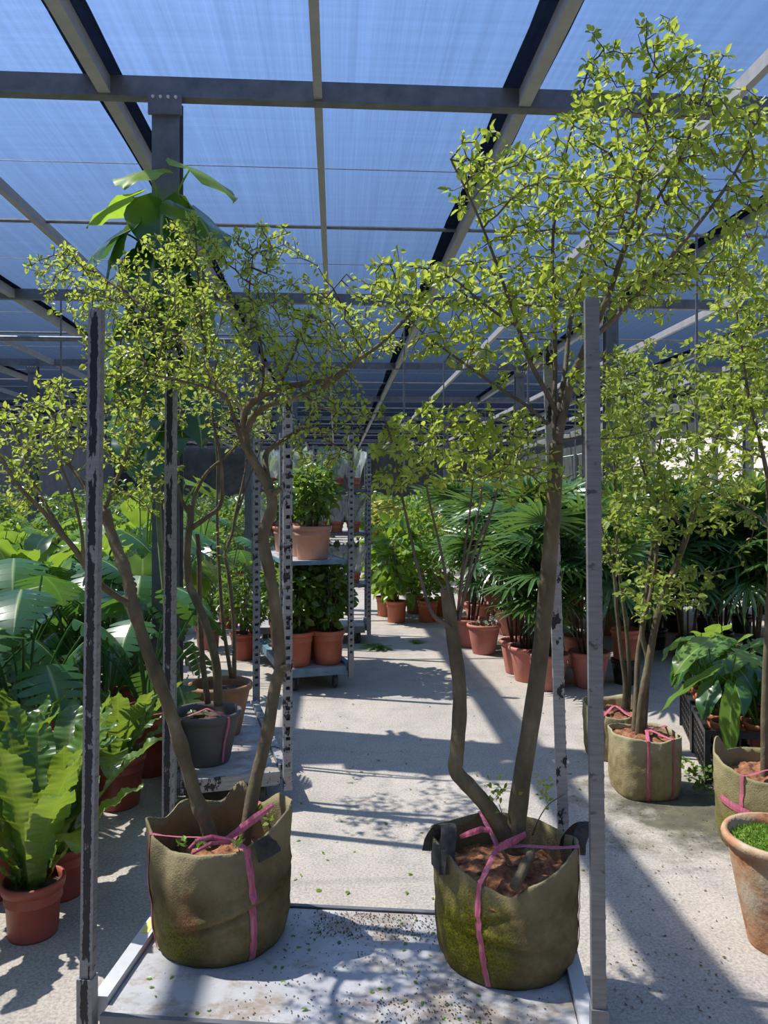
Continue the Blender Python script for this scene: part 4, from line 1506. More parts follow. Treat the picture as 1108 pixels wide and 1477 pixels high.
ground_tree(gb3, 'tree in a creased olive sack with a pointed corner and a double pink tie', M['felt_olive'], 0.225, 0.34,
            [(-90, -0.01, 0.03), (-140, 0.0, 0.015), (-170, 0.03, -0.01), (165, 0.045, 0.0), (140, 0.10, 0.0), (115, 0.02, 0.01), (60, 0.02, 0), (0, 0.02, 0), (-45, 0.0, 0.02)], 0.285,
            [([(1104, 1175, 3.42), (1103, 1100, 3.42), (1104, 1000, 3.42), (1108, 900, 3.42), (1112, 800, 3.42), (1108, 680, 3.42)], 0.019, 0.012)],
            [([(1108, 690, 3.42), (1095, 630, 3.4), (1080, 570, 3.38), (1070, 500, 3.36), (1060, 430, 3.34)], 0.010, 0.003),
             ([(1108, 700, 3.42), (1125, 620, 3.45), (1130, 520, 3.48), (1120, 430, 3.5)], 0.010, 0.003),
             ([(1110, 760, 3.42), (1080, 735, 3.36), (1040, 715, 3.3), (1000, 690, 3.24)], 0.006, 0.002),
             ([(1100, 660, 3.41), (1060, 640, 3.36), (1010, 625, 3.32)], 0.006, 0.002)],
            [(1085, 450, 3.4, 70, 90, 0.4, 200), (1090, 580, 3.4, 80, 90, 0.4, 150), (1060, 390, 3.35, 60, 60, 0.3, 70), (1040, 680, 3.3, 70, 50, 0.3, 50), (1150, 500, 3.5, 80, 140, 0.4, 150)],
            M['leaf_tree'], 0.034, (-100, -150, -40), 6.5, step=0.05, kill=0.075)
# extra wide band of ribbon round that sack, kept with its bag
for o in bpy.data.objects:
    if o.get('label', '').startswith('tree in a creased olive sack'):
        bagc = [c for c in o.children if c.name.startswith('grow_bag')][0]
        pts = [Vector((math.cos(R(a)) * 0.236, math.sin(R(a)) * 0.236, 0.235 - 0.0006 * (a + 200))) for a in range(-178, -20, 8)]
        ribbon(bagc, pts, 0.017, (0, 0, 1))

# ---- trees in pots on the middle-left cart
t, zz = potted('potted_tree', 'bare-stemmed tree in a dark grey round pot with crossed pink ribbon', 'tree', 'grey', on_cart(cartB, -0.10, -0.40, TZ))
for th in (-125, -45):
    pts, wd = [], []
    for i in range(5):
        f = i / 4
        pts.append(Vector((math.cos(R(th)) * 0.17 * f, math.sin(R(th)) * 0.17 * f, zz + 0.05 - 0.01 * f))); wd.append((-math.sin(R(th)), math.cos(R(th)), 0))
    for f, z in ((0.187, zz + 0.035), (0.186, zz), (0.168, zz - 0.05), (0.15, 0.12), (0.135, 0.02)):
        a = R(th)
        pts.append(Vector((math.cos(a) * f, math.sin(a) * f, z))); wd.append((-math.sin(a), math.cos(a), 0))
    ribbon(t, pts, 0.007, wd)
dB = 3.98
st = []
for pts, a, b in [
        ([(315, 1018, dB), (312, 960, dB), (300, 910, dB), (285, 870, dB), (272, 840, dB), (270, 790, dB), (275, 740, dB), (270, 730, dB)], 0.024, 0.018),
        ([(300, 1015, dB + .05), (292, 950, dB + .05), (288, 880, dB + .05), (287, 800, dB + .05), (284, 770, dB + .05)], 0.016, 0.012)]:
    s, _ = limb(t, 'trunk', pix(pts), a, b, M['bark'], 0.06, 9)
    st.append(s)
st2 = []
br(t, [([(276, 762, dB), (300, 745, dB), (318, 728, dB), (320, 690, dB), (316, 650, dB), (308, 610, dB), (303, 560, dB)], 0.014, 0.006),
       ([(276, 740, dB), (282, 712, dB), (300, 680, dB), (330, 655, dB), (350, 630, dB)], 0.012, 0.005),
       ([(272, 740, dB), (262, 720, dB), (255, 690, dB), (250, 640, dB), (262, 590, dB)], 0.010, 0.005)], M['bark'], st2)
tree_crown(t, seeds_from(st2, 0.5), blobs([(290, 560, dB, 75, 55, 0.45, 160), (350, 600, dB, 60, 50, 0.35, 70), (225, 600, dB, 60, 55, 0.4, 90), (230, 690, dB, 50, 50, 0.3, 50)]), M['leaf_tree_dark'], 0.032, 3, 4, step=0.055, kill=0.08)
t, zz = potted('potted_tree', 'slender tree in a brown stained clay pot behind the dark grey pot', 'tree', 'brown', on_cart(cartB, 0.0, 0.05, TZ))
dB = 4.45
st = []
br(t, [([(338, 978, dB), (337, 900, dB), (330, 830, dB), (325, 800, dB), (335, 770, dB), (340, 740, dB), (352, 690, dB), (358, 650, dB)], 0.013, 0.006)], M['bark'], st, 'trunk')
br(t, [([(334, 978, dB + .06), (322, 900, dB + .06), (316, 820, dB + .06), (313, 740, dB + .06), (314, 680, dB + .06), (310, 610, dB + .06)], 0.012, 0.006)], M['bark'], st, 'trunk')
br(t, [([(339, 750, dB), (360, 690, dB), (375, 650, dB), (390, 610, dB)], 0.007, 0.003)], M['bark'], st)
tree_crown(t, seeds_from(st, 0.6), blobs([(330, 590, dB, 70, 50, 0.4, 90), (390, 600, dB, 45, 40, 0.3, 50), (325, 790, dB, 30, 30, 0.2, 14)]), M['leaf_tree_dark'], 0.034, 2, 4, step=0.06, kill=0.085)

# ------------------------------------------------------------------ climbing plant on the near post
heart = [leaf_mesh('heart_leaf', M['leaf_tall'] if k in (3, 4) else M['leaf_monstera'], 0.33, heart_w(0.18), pet=pt_, pr=0.006, lean0=R(30), lean1=R(l1), blade0=R(b0), bend=R(35), nl=10, nw=6, fold=-0.16, wave=0.012, wfreq=2.5, notch=0.24)
         for k, (pt_, l1, b0) in enumerate(((0.20, 75, 145), (0.24, 85, 128), (0.16, 70, 155), (0.24, 50, 112), (0.18, 65, 135)))]
cl = tag(empty('climbing_plant', (-1.14, CY[3] - 0.1, 0)), 'heart-leaved climber with big glossy leaves growing up the near steel post', 'climber')
cst = MB()
cst.tube([(0.03 * math.sin(z * 3), -0.03 + 0.02 * math.cos(z * 2.3), z) for z in np.linspace(0, 3.5, 24)], 0.02, 7)
cst.build('climber_stem', M['greenstem'], cl, True)
rc = random.Random(5)
spots = [(3.80, -120, 3), (3.78, -40, 3), (3.66, 205, 3), (3.7, 10, 4), (3.62, -90, 0), (3.55, -35, 1), (3.5, 215, 0), (3.45, -70, 2), (3.42, -150, 1), (3.36, -10, 0), (3.3, -100, 0), (3.24, 200, 2), (3.2, -50, 2)]
z = 3.14
while z > 2.2:
    spots.append((z, rc.choice((-150, -120, -95, -70, -40, -10, 15, 180, 205)), rc.choice((0, 0, 1, 2, 2, 4))))
    z -= 0.062
for z, az, k in spots:
    put_leaf(heart[k], cl, z - 0.36, R(az + rc.uniform(-12, 12)), rc.uniform(1.1, 1.45), 0, 0.03)

# ------------------------------------------------------------------ ferns in the left foreground
fern_me = [leaf_mesh('fern_leaf', M['leaf_fern'], 0.60, strap_w(0.062), 0, lean0=0.1, lean1=R(b0), blade0=R(b0), bend=R(bd), nl=96, nw=6, fold=0.25, wave=0.010, wfreq=6, corr=0.0030)
           for b0, bd in ((10, 18), (20, 40), (32, 55), (6, 30))]


def fern(loc, label, n, scale, seed, up=0.0, group=None, kind='fern', ps=1.0):
    t, zz = potted('birds_nest_fern', label, 'fern', kind, loc, 0, group, ps)
    r = random.Random(seed)
    for k in range(n):
        ring = k / n
        me = fern_me[0 if ring < 0.35 else (3 if ring < 0.5 else (1 if ring < 0.8 else 2))]
        put_leaf(me, t, zz, k * 2.4 + r.uniform(-0.3, 0.3), scale * r.uniform(0.8, 1.1), r.uniform(-0.08, 0.14) + up, 0.02 + 0.02 * ring)
    return t


fern(G(48, 1345), "bird's-nest fern with tall backlit fronds in the pot closest to the striped cart post", 13, 1.0, 3)
fern(G(88, 1288), "bird's-nest fern pushed in right behind the foremost fern, its pot mostly hidden", 11, 1.02, 8)
fern(G(-12, 1290), "dark glossy bird's-nest fern at the edge beside the foremost fern", 12, 1.05, 12)
fern(G(30, 1215), "bird's-nest fern with upright rippled fronds in the second row of ferns", 10, 1.0, 16)
fern(G(170, 1160), "low spreading bird's-nest fern in a wide red pot between the two left cart posts", 12, 0.95, 21, 0.28, None, 'red', 1.0)

# ------------------------------------------------------------------ monstera crowd on the left
mon_me = [leaf_mesh('monstera_leaf', M['leaf_monstera'], 0.40, heart_w(0.20), pet=pt_, pr=0.009, lean0=R(l0), lean1=R(l1), blade0=R(b0), bend=R(40), slits=7, fold=-0.12, notch=0.16, curl=0.08)
          for pt_, l0, l1, b0 in ((0.85, 8, 35, 116), (0.65, 18, 55, 126), (0.95, 3, 22, 104), (0.5, 28, 70, 138))]
pad_me = [leaf_mesh('paddle_leaf', M['leaf_light'], 0.50, oval_w(0.085), pet=0.6, pr=0.008, lean0=R(l0), lean1=R(l1), bend=R(70), nl=12, nw=4, fold=0.25, wave=0.012, wfreq=3)
          for l0, l1 in ((5, 20), (12, 40), (3, 10))]
big_me = [leaf_mesh('heart_leaf_light', M['leaf_light'], 0.20, heart_w(0.095), pet=pt_, pr=0.005, lean0=R(l0), lean1=R(l1), blade0=R(b0), bend=R(40), nl=9, nw=6, fold=-0.1, wave=0.01, notch=0.18)
          for pt_, l0, l1, b0 in ((0.75, 8, 35, 118), (0.6, 20, 55, 130), (0.85, 3, 20, 104))]


def leafy(name, label, cat, kind, loc, meshes, n, scale, seed, group=None, lean=(-0.05, 0.15), stem=None, leafname='leaf', ps=1.0):
    t, zz = potted(name, label, cat, kind, loc, random.Random(seed).uniform(0, 6.28), group, ps)
    r = random.Random(seed)
    for k in range(n):
        put_leaf(meshes[k % len(meshes)], t, zz, k * 2.399 + r.uniform(-0.4, 0.4), scale * r.uniform(0.75, 1.12), r.uniform(*lean), 0.03, leafname)
    if stem:
        for k in range(stem):
            a = r.uniform(0, 6.28)
            MB().tube([(0.03 * math.cos(a), 0.03 * math.sin(a), zz - 0.02), (0.06 * math.cos(a), 0.06 * math.sin(a), zz + 0.12), (0.12 * math.cos(a), 0.12 * math.sin(a), zz + 0.26)], [0.016, 0.015, 0.012], 7).build('stem', M['greenstem'], t, True)
    return t


MG = 'potted monsteras crowded left of the carts'
ML = 'split-leaved monstera in a red-brown pot, one of the crowd left of the carts'
near_mon = [((215, 1112), 'redbig', 10, 0.82), ((150, 1075), 'red', 11, 0.84), ((103, 1052), 'redbig', 12, 0.88), ((22, 1078), 'redbig', 11, 0.86), ((60, 1040), 'red', 10, 0.92),
            ((175, 1035), 'red', 11, 0.95), ((-30, 1050), 'red', 10, 0.95), ((120, 1000), 'redbig', 10, 0.95), ((30, 1000), 'redbig', 10, 0.95), ((215, 1010), 'red', 11, 0.95)]
near_xy = [G(*a[0]) for a in near_mon] + [G(205, 985), G(28, 1020)]
for i, ((px, py), kd, n, s) in enumerate(near_mon):
    own = {0: 'monstera in a tall red-brown pot close beside the worn white-grey cart', 1: 'monstera in a red-brown pot just behind the low spreading fern',
           2: 'monstera in a tall red-brown pot straight behind the striped cart post', 3: 'monstera in a tall red-brown pot just behind the second row of ferns'}.get(i)
    leafy('monstera', own or ML, 'monstera', kd, G(px, py), mon_me, n, s, 100 + i, None if own else MG, stem=1)
for i, (x_, d_) in enumerate(((-2.15, 3.45), (-2.3, 2.2), (-1.75, 3.75), (-2.4, 3.3), (-2.5, 2.6), (-2.2, 4.0), (-2.7, 3.8), (-2.0, 1.85))):  # extra monsteras, mostly out of view, added to shade the left floor
    leafy('monstera', ML, 'monstera', 'redbig', cw(x_, d_), mon_me, 13, 0.86, 150 + i, MG, stem=1)
t = leafy('paddle_leaf_plant', 'bright green plant with long arching paddle leaves standing out of the monstera crowd', 'plant', 'redbig', G(28, 1020), pad_me, 9, 1.15, 77)
rr = random.Random(11)
i = 0
FG = 'heart-leaved plants massed behind the monsteras'
FLb = 'light green heart-leaved plant in a red pot in the mass behind the monsteras'
cells = [(gx, gy) for gy in range(8) for gx in range(8)]
for gx, gy in cells:
    x = -1.75 - gx * 0.72 + rr.uniform(-0.2, 0.2)
    y = 6.3 + gy * 0.85 + rr.uniform(-0.25, 0.25)
    if -x / y > 0.66 or math.hypot(x + 6.25, y - CY[4]) < 0.4 or (x > -2.4 and y > 7.2) or min(math.hypot(x - p[0], y - p[1]) for p in near_xy) < 0.4:
        continue
    i += 1
    k = rr.random()
    if k < 0.42 and y < 9:
        leafy('monstera', ML, 'monstera', 'red', (x, y, 0), mon_me, 11, rr.uniform(0.82, 1.0), 300 + i, MG)
    else:
        leafy('heart_leaf_plant', FLb, 'plant', 'red', (x, y, 0), big_me, 15, rr.uniform(1.0, 1.3), 300 + i, FG)
leafy('tall_heart_leaf_plant', 'tall plant with sunlit yellow-green heart leaves rising beside the ladder-like cart post', 'plant', 'redbig', G(205, 985), big_me, 14, 1.75, 55, stem=2)

# ------------------------------------------------------------------ shrubs
def shrub_meshes(name, mat, n, Rr, H0, H1, leaf, seedmat=None, wr=0.34):
    q = rand_dirs(n)
    rad = rng.random(n) ** 0.33
    p = q * rad[:, None]
    p[:, 0] *= Rr; p[:, 1] *= Rr
    p[:, 2] = H0 + (p[:, 2] * 0.5 + 0.5) * (H1 - H0)
    D = q * [1, 1, 0.35] + rand_dirs(n) * 0.6
    D[:, 2] -= 0.15
    Ln = leaf * rng.uniform(0.6, 1.2, n)
    return cloud_mesh(name, p, D, rand_dirs(n, 1.5) + q * 0.4, Ln, Ln * wr, mat, 0.25, 0.25)


def stems_mesh(n, Rr, z0, z1, r=0.005, mat='twig'):
    mb = MB()
    for k in range(n):
        a = random.uniform(0, 6.28)
        e = random.uniform(0.3, 1) * Rr * 0.8
        b0 = random.uniform(0.1, 0.35) * 0.1
        zt = z0 + (z1 - z0) * random.uniform(0.6, 0.95)
        mb.tube([(b0 * math.cos(a), b0 * math.sin(a), z0 - 0.02), (0.4 * e * math.cos(a), 0.4 * e * math.sin(a), (z0 + zt) / 2), (e * math.cos(a), e * math.sin(a), zt)], [r, r * 0.8, r * 0.4], 5)
    me = mb.mesh('stems')
    me.materials.append(M[mat])
    return me


SH = {}


def shrub_kind(kd):
    if kd not in SH:
        spec = {'glossy': ('leaf_shrub', 420, 0.19, 0.10, 0.52, 0.075, 'nursery'), 'glossy2': ('leaf_shrub', 420, 0.19, 0.12, 0.50, 0.075, 'pale'),
                'broad': ('leaf_light', 210, 0.30, 0.06, 0.95, 0.17, 'nursery'), 'tallgreen': ('leaf_light', 560, 0.34, 0.10, 1.2, 0.085, 'nursery'),
                'yellow': ('leaf_yellow', 300, 0.30, 0.35, 1.25, 0.13, 'nursery'), 'brown': ('leaf_brown', 420, 0.30, 0.3, 1.3, 0.09, 'black'),
                'trail': ('leaf_light', 170, 0.20, 0.02, 0.30, 0.06, 'nursery'), 'far': ('leaf_shrub', 420, 0.42, 0.10, 1.2, 0.12, 'nursery'),
                'farpale': ('leaf_grey', 300, 0.42, 0.25, 1.15, 0.12, 'black'), 'fardark': ('leaf_shrub', 300, 0.45, 0.25, 1.45, 0.12, 'black'),
                'leftbush': ('leaf_shrub', 620, 0.26, 0.12, 0.66, 0.07, 'red')}[kd]
        mt, n, Rr, a, b, lf, pk = spec
        h = pot_kind(pk)[3]
        SH[kd] = (shrub_meshes('foliage_' + kd, M[mt], n, Rr, h + a - 0.08, h + b, lf), stems_mesh(9, Rr, h - 0.03, h + b, 0.006), pk)
    return SH[kd]


def shrub(kd, loc, label, group=None, s=1.0, rz=0.0, name='potted_shrub', cat='shrub'):
    fo, stm, pk = shrub_kind(kd)
    t, zz = potted(name, label, cat, pk, loc, rz, group, s)
    tag(link('foliage', fo, None, t), kind='stuff')
    tag(link('stems', stm, None, t), kind='stuff')
    return t


# on the blue-railed cart
GC1 = 'glossy shrubs on the bottom tray of the blue-railed cart'
for x, y in ((-0.13, -0.50), (0.13, -0.50), (-0.13, -0.22), (0.13, -0.22), (-0.13, 0.06), (0.13, 0.06), (0.0, 0.36)):
    shrub('glossy', on_cart(cartC, x, y, TZ), 'glossy dark green shrub in an orange pot on the bottom tray of the blue-railed cart', GC1, 1.1, random.uniform(0, 6))
GC2 = 'glossy shrubs on the shelf of the blue-railed cart'
for x, y in ((-0.02, -0.46), (0.0, -0.12), (0.06, 0.2)):
    shrub('glossy2', on_cart(cartC, x + 0.03, y, 1.03), 'glossy shrub in a pale terracotta pot on the shelf of the blue-railed cart', GC2, 1.05, random.uniform(0, 6))
shrub('glossy2', on_cart(cartC, -0.03, 0.47, 1.03), 'glossy shrub in a pale terracotta pot on the shelf of the blue-railed cart', GC2, 0.9, 2.0)

# wrapped plants on the cart behind
GD = 'plastic-wrapped plants on the rear cart'
wr_leaf = [leaf_mesh('wrapped_leaf', M['leaf_grey'], 0.24, oval_w(0.045), pet=0.12, pr=0.004, lean0=R(a), lean1=R(b), bend=R(30), nl=6, nw=2) for a, b in ((5, 15), (10, 25), (0, 5))]
sl = MB()
ns_ = 20
vv, fq = [], []
for i in range(7):
    for k in range(ns_):
        a = 2 * math.pi * k / ns_
        r = 0.06 + 0.016 * i + 0.010 * math.sin(k * 5 + i) * (0.3 + i * 0.1)
        vv.append((r * math.cos(a), r * math.sin(a), 0.07 + 0.055 * i + 0.012 * math.sin(k * 3) * (i == 6)))
for i in range(6):
    for k in range(ns_):
        k2 = (k + 1) % ns_
        fq.append((i * ns_ + k, i * ns_ + k2, (i + 1) * ns_ + k2, (i + 1) * ns_ + k))
sl_me = sl.add(vv, fq).mesh('sleeve', True)
sl_me.materials.append(M['film'])
proto = None
for z in (0.62, 1.16, 1.62):
    for x in (-0.46, -0.28, -0.10, 0.08, 0.26, 0.44):
        for y in (-0.15, 0.06):
            if proto is None:
                t, zz = potted('wrapped_plant', 'small plant in a red pot wrapped in a clear plastic sleeve on the rear cart', 'plant', 'small', (0, 0, 0), 0, GD)
                for k in range(6):
                    put_leaf(wr_leaf[k % 3], t, zz, k * 2.4, random.uniform(0.8, 1.1), random.uniform(-0.1, 0.1), 0.01)
                link('plastic_sleeve', sl_me, None, t)
                proto = t
                c = t
            else:
                c = copy_tree(proto)
            c.location = on_cart(cartD, x, y, z)
            c.rotation_euler.z = random.uniform(0, 6)

# bush on the floor behind the worn cart
shrub('leftbush', G(352, 950), 'round glossy bush in a red pot on the floor between the two left carts', None, 1.0)
shrub('leftbush', G(300, 935), 'second round glossy bush standing behind the potted trees of the worn cart', None, 1.0, 2)
leafy('monstera', ML, 'monstera', 'red', G(330, 905), mon_me, 9, 1.05, 501, MG)
leafy('monstera', ML, 'monstera', 'red', G(255, 915), mon_me, 9, 1.1, 502, MG)
leafy('monstera', ML, 'monstera', 'red', G(285, 880), mon_me, 9, 1.15, 503, MG)

# ------------------------------------------------------------------ right side: orange pots of shrubs by the aisle
shrub('broad', G(572, 897), 'broad-leaved light green shrub in the orange pot standing foremost by the aisle', None, 1.05)
shrub('trail', G(617, 896), 'small leafy plant trailing over the rim of its orange pot beside the broad-leaved shrub', None, 1.05)
shrub('broad', G(556, 888), 'broad-leaved shrub in an orange pot tucked behind the foremost one by the aisle', None, 1.0, 2.0)
shrub('tallgreen', G(598, 884), 'tall small-leaved green shrub behind the foremost orange pots', None, 1.0, 1.0)
shrub('tallgreen', G(640, 888), 'small-leaved green shrub in an orange pot next to the palms', None, 0.95, 3.0)
shrub('yellow', G(560, 845), 'yellowing large-leaved shrub behind the broad-leaved ones', None, 1.0)
shrub('yellow', G(640, 850), 'yellow and green shrub between the tall shrubs and the palms', None, 1.0, 2)
shrub('brown', G(533, 815), 'dried brown shrub in a black pot at the aisle edge', None, 1.05)
shrub('tallgreen', G(600, 850), 'tall green shrub standing between the two yellowing shrubs', None, 1.15, 4)
GR1, GR2, GR3 = 'far green shrubs right of the aisle', 'far pale shrubs right of the aisle', 'far dark shrubs right of the aisle'
rr = random.Random(4)
for gy in range(14):
    for gx in range(5):
        y = 13.5 + gy * 1.5 + gx * 0.2
        x = 0.95 + gx * 0.95 + rr.uniform(-0.15, 0.15)
        k = rr.choice(['far', 'far', 'fardark', 'farpale'])
        lab, g = {'far': ('light green shrub in the far rows right of the aisle', GR1), 'farpale': ('pale grey-green shrub in the far rows right of the aisle', GR2), 'fardark': ('dark green shrub in the far rows right of the aisle', GR3)}[k]
        shrub(k, (x, y, 0), lab, g, rr.uniform(0.85, 1.15), rr.uniform(0, 6))
GL1, GL2, GL3 = 'far green shrubs left of the aisle', 'far pale shrubs left of the aisle', 'far dark shrubs left of the aisle'
for gy in range(13):
    for gx in range(9):
        y = 11.2 + gy * 1.6 + gx * 0.15
        x = -0.55 - gx * 1.05 + rr.uniform(-0.15, 0.15)
        if gy < 2 and gx < 1 or (y < 12.9 and x < -1.4) or abs(x) / y > 0.7 or (abs(x + 1.17) < 0.55 and min(abs(y - c) for c in CY) < 0.6) or (abs(x + 6.25) < 0.5 and min(abs(y - c) for c in CY) < 0.6):
            continue
        k = rr.choice(['far', 'far', 'fardark', 'farpale'])
        lab, g = {'far': ('light green shrub in the far rows left of the aisle', GL1), 'farpale': ('pale grey-green shrub in the far rows left of the aisle', GL2), 'fardark': ('dark green shrub in the far rows left of the aisle', GL3)}[k]
        shrub(k, (x, y, 0), lab, g, rr.uniform(0.85, 1.15), rr.uniform(0, 6))

# ------------------------------------------------------------------ fan palms on the right
fan_me = [fan_leaf('fan_leaf', M['leaf_palm'], pet=p_, Lf=l_, nf=n_, lean0=R(a), lean1=R(b), tilt=R(tl), droop=dr, wf=w_)
          for p_, l_, n_, a, b, tl, dr, w_ in ((0.24, 0.31, 14, 20, 60, 85, 0.6, 0.0105), (0.28, 0.33, 17, 10, 35, 60, 0.7, 0.010), (0.20, 0.30, 12, 35, 85, 110, 0.9, 0.0105), (0.30, 0.38, 19, 8, 25, 40, 0.6, 0.0105))]
cane_me = {}
for hgt in (0.35, 0.55, 0.8, 1.0):
    mb = MB().tube([(0, 0, -0.03), (0.02 * hgt, 0.01, hgt * 0.5), (0.07 * hgt, 0.0, hgt)], [0.009, 0.0085, 0.007], 6)
    me = mb.mesh('cane', True); me.materials.append(M['cane'])
    cane_me[hgt] = me


def palm(loc, label, seed, n_cane=8, s=1.0, group=None, kind='palm', lo=0, extra=0):
    t, zz = potted('fan_palm', label, 'palm', kind, loc, random.Random(seed).uniform(0, 6.28), group)
    r = random.Random(seed)
    for k in range(n_cane):
        a, e = r.uniform(0, 6.28), r.uniform(0.02, 0.085)
        hgt = r.choice((0.35, 0.55, 0.8, 1.0)[lo:])
        az = a + r.uniform(-0.7, 0.7)
        lean = r.uniform(0.0, 0.2)
        base = Matrix.Translation((e * math.cos(a), e * math.sin(a), zz)) @ Matrix.Rotation(az, 4, 'Z') @ Matrix.Rotation(lean, 4, 'Y')
        o = link('cane', cane_me[hgt], None, t)
        o.matrix_local = base
        nl = 4 + extra
        for j in range(nl):
            zf = hgt * (0.55 + 0.45 * (j + 1) / nl)
            lm = base @ Matrix.Translation((0.07 * zf, 0, zf - 0.01)) @ Matrix.Rotation(j * 2.2 + r.uniform(-0.4, 0.4), 4, 'Z')
            fi = 3 if j == nl - 1 else (1 if j >= nl - 2 else r.choice((0, 2, 0)))
            f = link('fan_leaf', fan_me[fi], None, t)
            sc = s * r.uniform(0.85, 1.15)
            f.matrix_local = lm @ Matrix.Diagonal((sc, sc, sc, 1))
    return t


PG = 'fan palms in the second palm row'
PL = 'tall fan palm on thin dark canes standing behind the front row of palms'
front = [(677, 932), (748, 970), (762, 981), (791, 993), (850, 990), (838, 962)]
for i, (px, py) in enumerate(front):
    own = {0: 'fan palm in a rose terracotta pot right beside the cracked weedy pot', 4: 'fan palm whose rose terracotta pot shows between the white and grey cart posts',
           5: 'fan palm in a rose terracotta pot directly behind the one between the cart posts'}.get(i)
    palm(G(px, py), own or 'fan palm at the front of the palm row, one of three pots standing in file', 40 + i, 8, 1.05, None if own else 'three fan palms in file at the front of the palm row', lo=1 if i != 3 else 0)
t, zz = potted('seedling_pot', 'cracked rose terracotta pot with only a few weeds, standing out from the palm row', 'pot', 'palm', G(698, 942))
for k in range(12):
    put_leaf(wr_leaf[k % 3], t, zz - 0.01, k * 2.4, random.uniform(0.2, 0.35), random.uniform(0.1, 0.7), 0.05 + 0.004 * k)
rowp = [(690, 905), (735, 915), (790, 920), (715, 885), (770, 890), (825, 900), (880, 915), (675, 878)]
for i, (px, py) in enumerate(rowp):
    palm(G(px, py), PL, 60 + i, 8, 1.1, PG, lo=2)
PG2 = 'fan palms packed behind the crates'
PL2 = 'tall dense fan palm in a dark pot packed into the shaded row behind the crates'
back = [(905, 945), (945, 935), (990, 950), (1040, 940), (1090, 952), (925, 915), (970, 910), (1020, 915), (1070, 912), (1120, 920), (1150, 950), (900, 888), (960, 885), (1030, 885), (1100, 885), (1180, 910)]
for i, (px, py) in enumerate(back):
    palm(G(px, py), PL2, 80 + i, 9, 1.15, PG2, 'black', lo=1, extra=1)
t, zz = potted('orange_pot', 'orange pot of bare soil standing on a black pot behind the slim tree', 'pot', 'nursery', G(903, 985)); t.location.z = 0.2
t2, _ = potted('black_pot', 'black pot serving as a stand under the orange pot of bare soil', 'pot', 'black', G(903, 985))
for ch in list(t2.children):
    if ch.name.startswith('soil'):
        ch.location.z = -0.0

# ------------------------------------------------------------------ crates and philodendrons
def crate(loc, rz, label):
    root = tag(empty('plastic_crate', loc, rz), label, 'crate')
    w, d, h = 0.26, 0.19, 0.27
    lat = MB()
    for s in (-1, 1):
        for i in range(11):
            x = -w + 2 * w * i / 10
            lat.box(x - 0.005, x + 0.005, s * d - 0.005, s * d + 0.005, 0.02, h)
        for i in range(8):
            y = -d + 2 * d * i / 7
            lat.box(s * w - 0.005, s * w + 0.005, y - 0.005, y + 0.005, 0.02, h)
        for z in (0.07, 0.115, 0.16, 0.205):
            lat.box(-w, w, s * d - 0.004, s * d + 0.004, z - 0.004, z + 0.004)
            lat.box(s * w - 0.004, s * w + 0.004, -d, d, z - 0.004, z + 0.004)
    lat.build('lattice_sides', M['blackplastic'], root)
    MB().box(-w, w, -d, d, 0.0, 0.02).build('crate_floor', M['blackplastic'], root)
    rim_ = MB()
    for s in (-1, 1):
        rim_.box(-w - 0.012, w + 0.012, s * d - 0.014, s * d + 0.014, h - 0.012, h + 0.022)
        rim_.box(s * w - 0.014, s * w + 0.014, -d - 0.012, d + 0.012, h - 0.012, h + 0.022)
    rim_.build('rim', M['blackplastic'], root)
    for sx in (-1, 1):
        for sy in (-1, 1):
            MB().box(sx * w - 0.014, sx * w + 0.014, sy * d - 0.014, sy * d + 0.014, 0, h).build('corner_post', M['blackplastic'], root)
    return root


def camspot(px, d):
    return cw((px - 554) / F_PX * d, d)


C0 = camspot(1062, 4.35)
CU, CV = np.array([math.cos(R(72)), math.sin(R(72)), 0]), np.array([-math.sin(R(72)), math.cos(R(72)), 0])
crates = [crate(C0, R(72), 'black lattice crate nearest the pale sack tree, full of small pots'),
          crate(C0 + CU * 0.57, R(72), 'black lattice crate behind the one by the pale sack tree'),
          crate(C0 - CV * 0.42 - CU * 0.14, R(72), 'black crate closest to the olive sack under the big leaves'),
          crate(C0 - CV * 0.42 + CU * 0.43, R(72), 'black crate farthest back in the crate rows under the big leaves')]
philo_me = [leaf_mesh('philodendron_leaf', M['leaf_light'] if k == 2 else M['leaf_monstera'], 0.21, heart_w(wd), pet=pt_, pr=0.005, lean0=R(l0), lean1=R(l1), blade0=R(b0), bend=R(30), nl=10, nw=6, fold=0.1, wave=0.008, wfreq=2, notch=0.2)
            for k, (wd, pt_, l0, l1, b0) in enumerate(((0.080, 0.34, 4, 30, 122), (0.070, 0.28, 8, 40, 138), (0.085, 0.40, 2, 18, 105), (0.065, 0.24, 12, 50, 148)))]
PHG = 'philodendrons standing in the black crates'
k = 0
for ci, c in enumerate(crates):
    where = ('the crate by the pale sack', 'the crate behind that by the pale sack', 'the crate closest to the olive sack', 'the crate farthest back in the rows')[ci]
    for x in (-0.16, 0.0, 0.16):
        for y in (-0.085, 0.085):
            if ci == 0 and x < -0.1 and y < 0:
                continue
            a = c.rotation_euler.z
            lx, ly = c.location.x + x * math.cos(a) - y * math.sin(a), c.location.y + x * math.sin(a) + y * math.cos(a)
            leafy('philodendron', 'green philodendron in a small orange pot in ' + where, 'plant', 'small', (lx, ly, 0.195), philo_me, 5, 1.0, 700 + k, 'philodendrons in ' + where, lean=(-0.1, 0.2))
            k += 1
long_leaf = [leaf_mesh('long_leaf', M['leaf_light'], 0.34, heart_w(0.055), pet=0.36, pr=0.005, lean0=R(a), lean1=R(b), blade0=R(c_), bend=R(20), nl=12, nw=6, fold=0.12, notch=0.22, wave=0.006) for a, b, c_ in ((20, 60, 120), (25, 80, 165))]
pz = C0 - CU * 0.16 - CV * 0.085
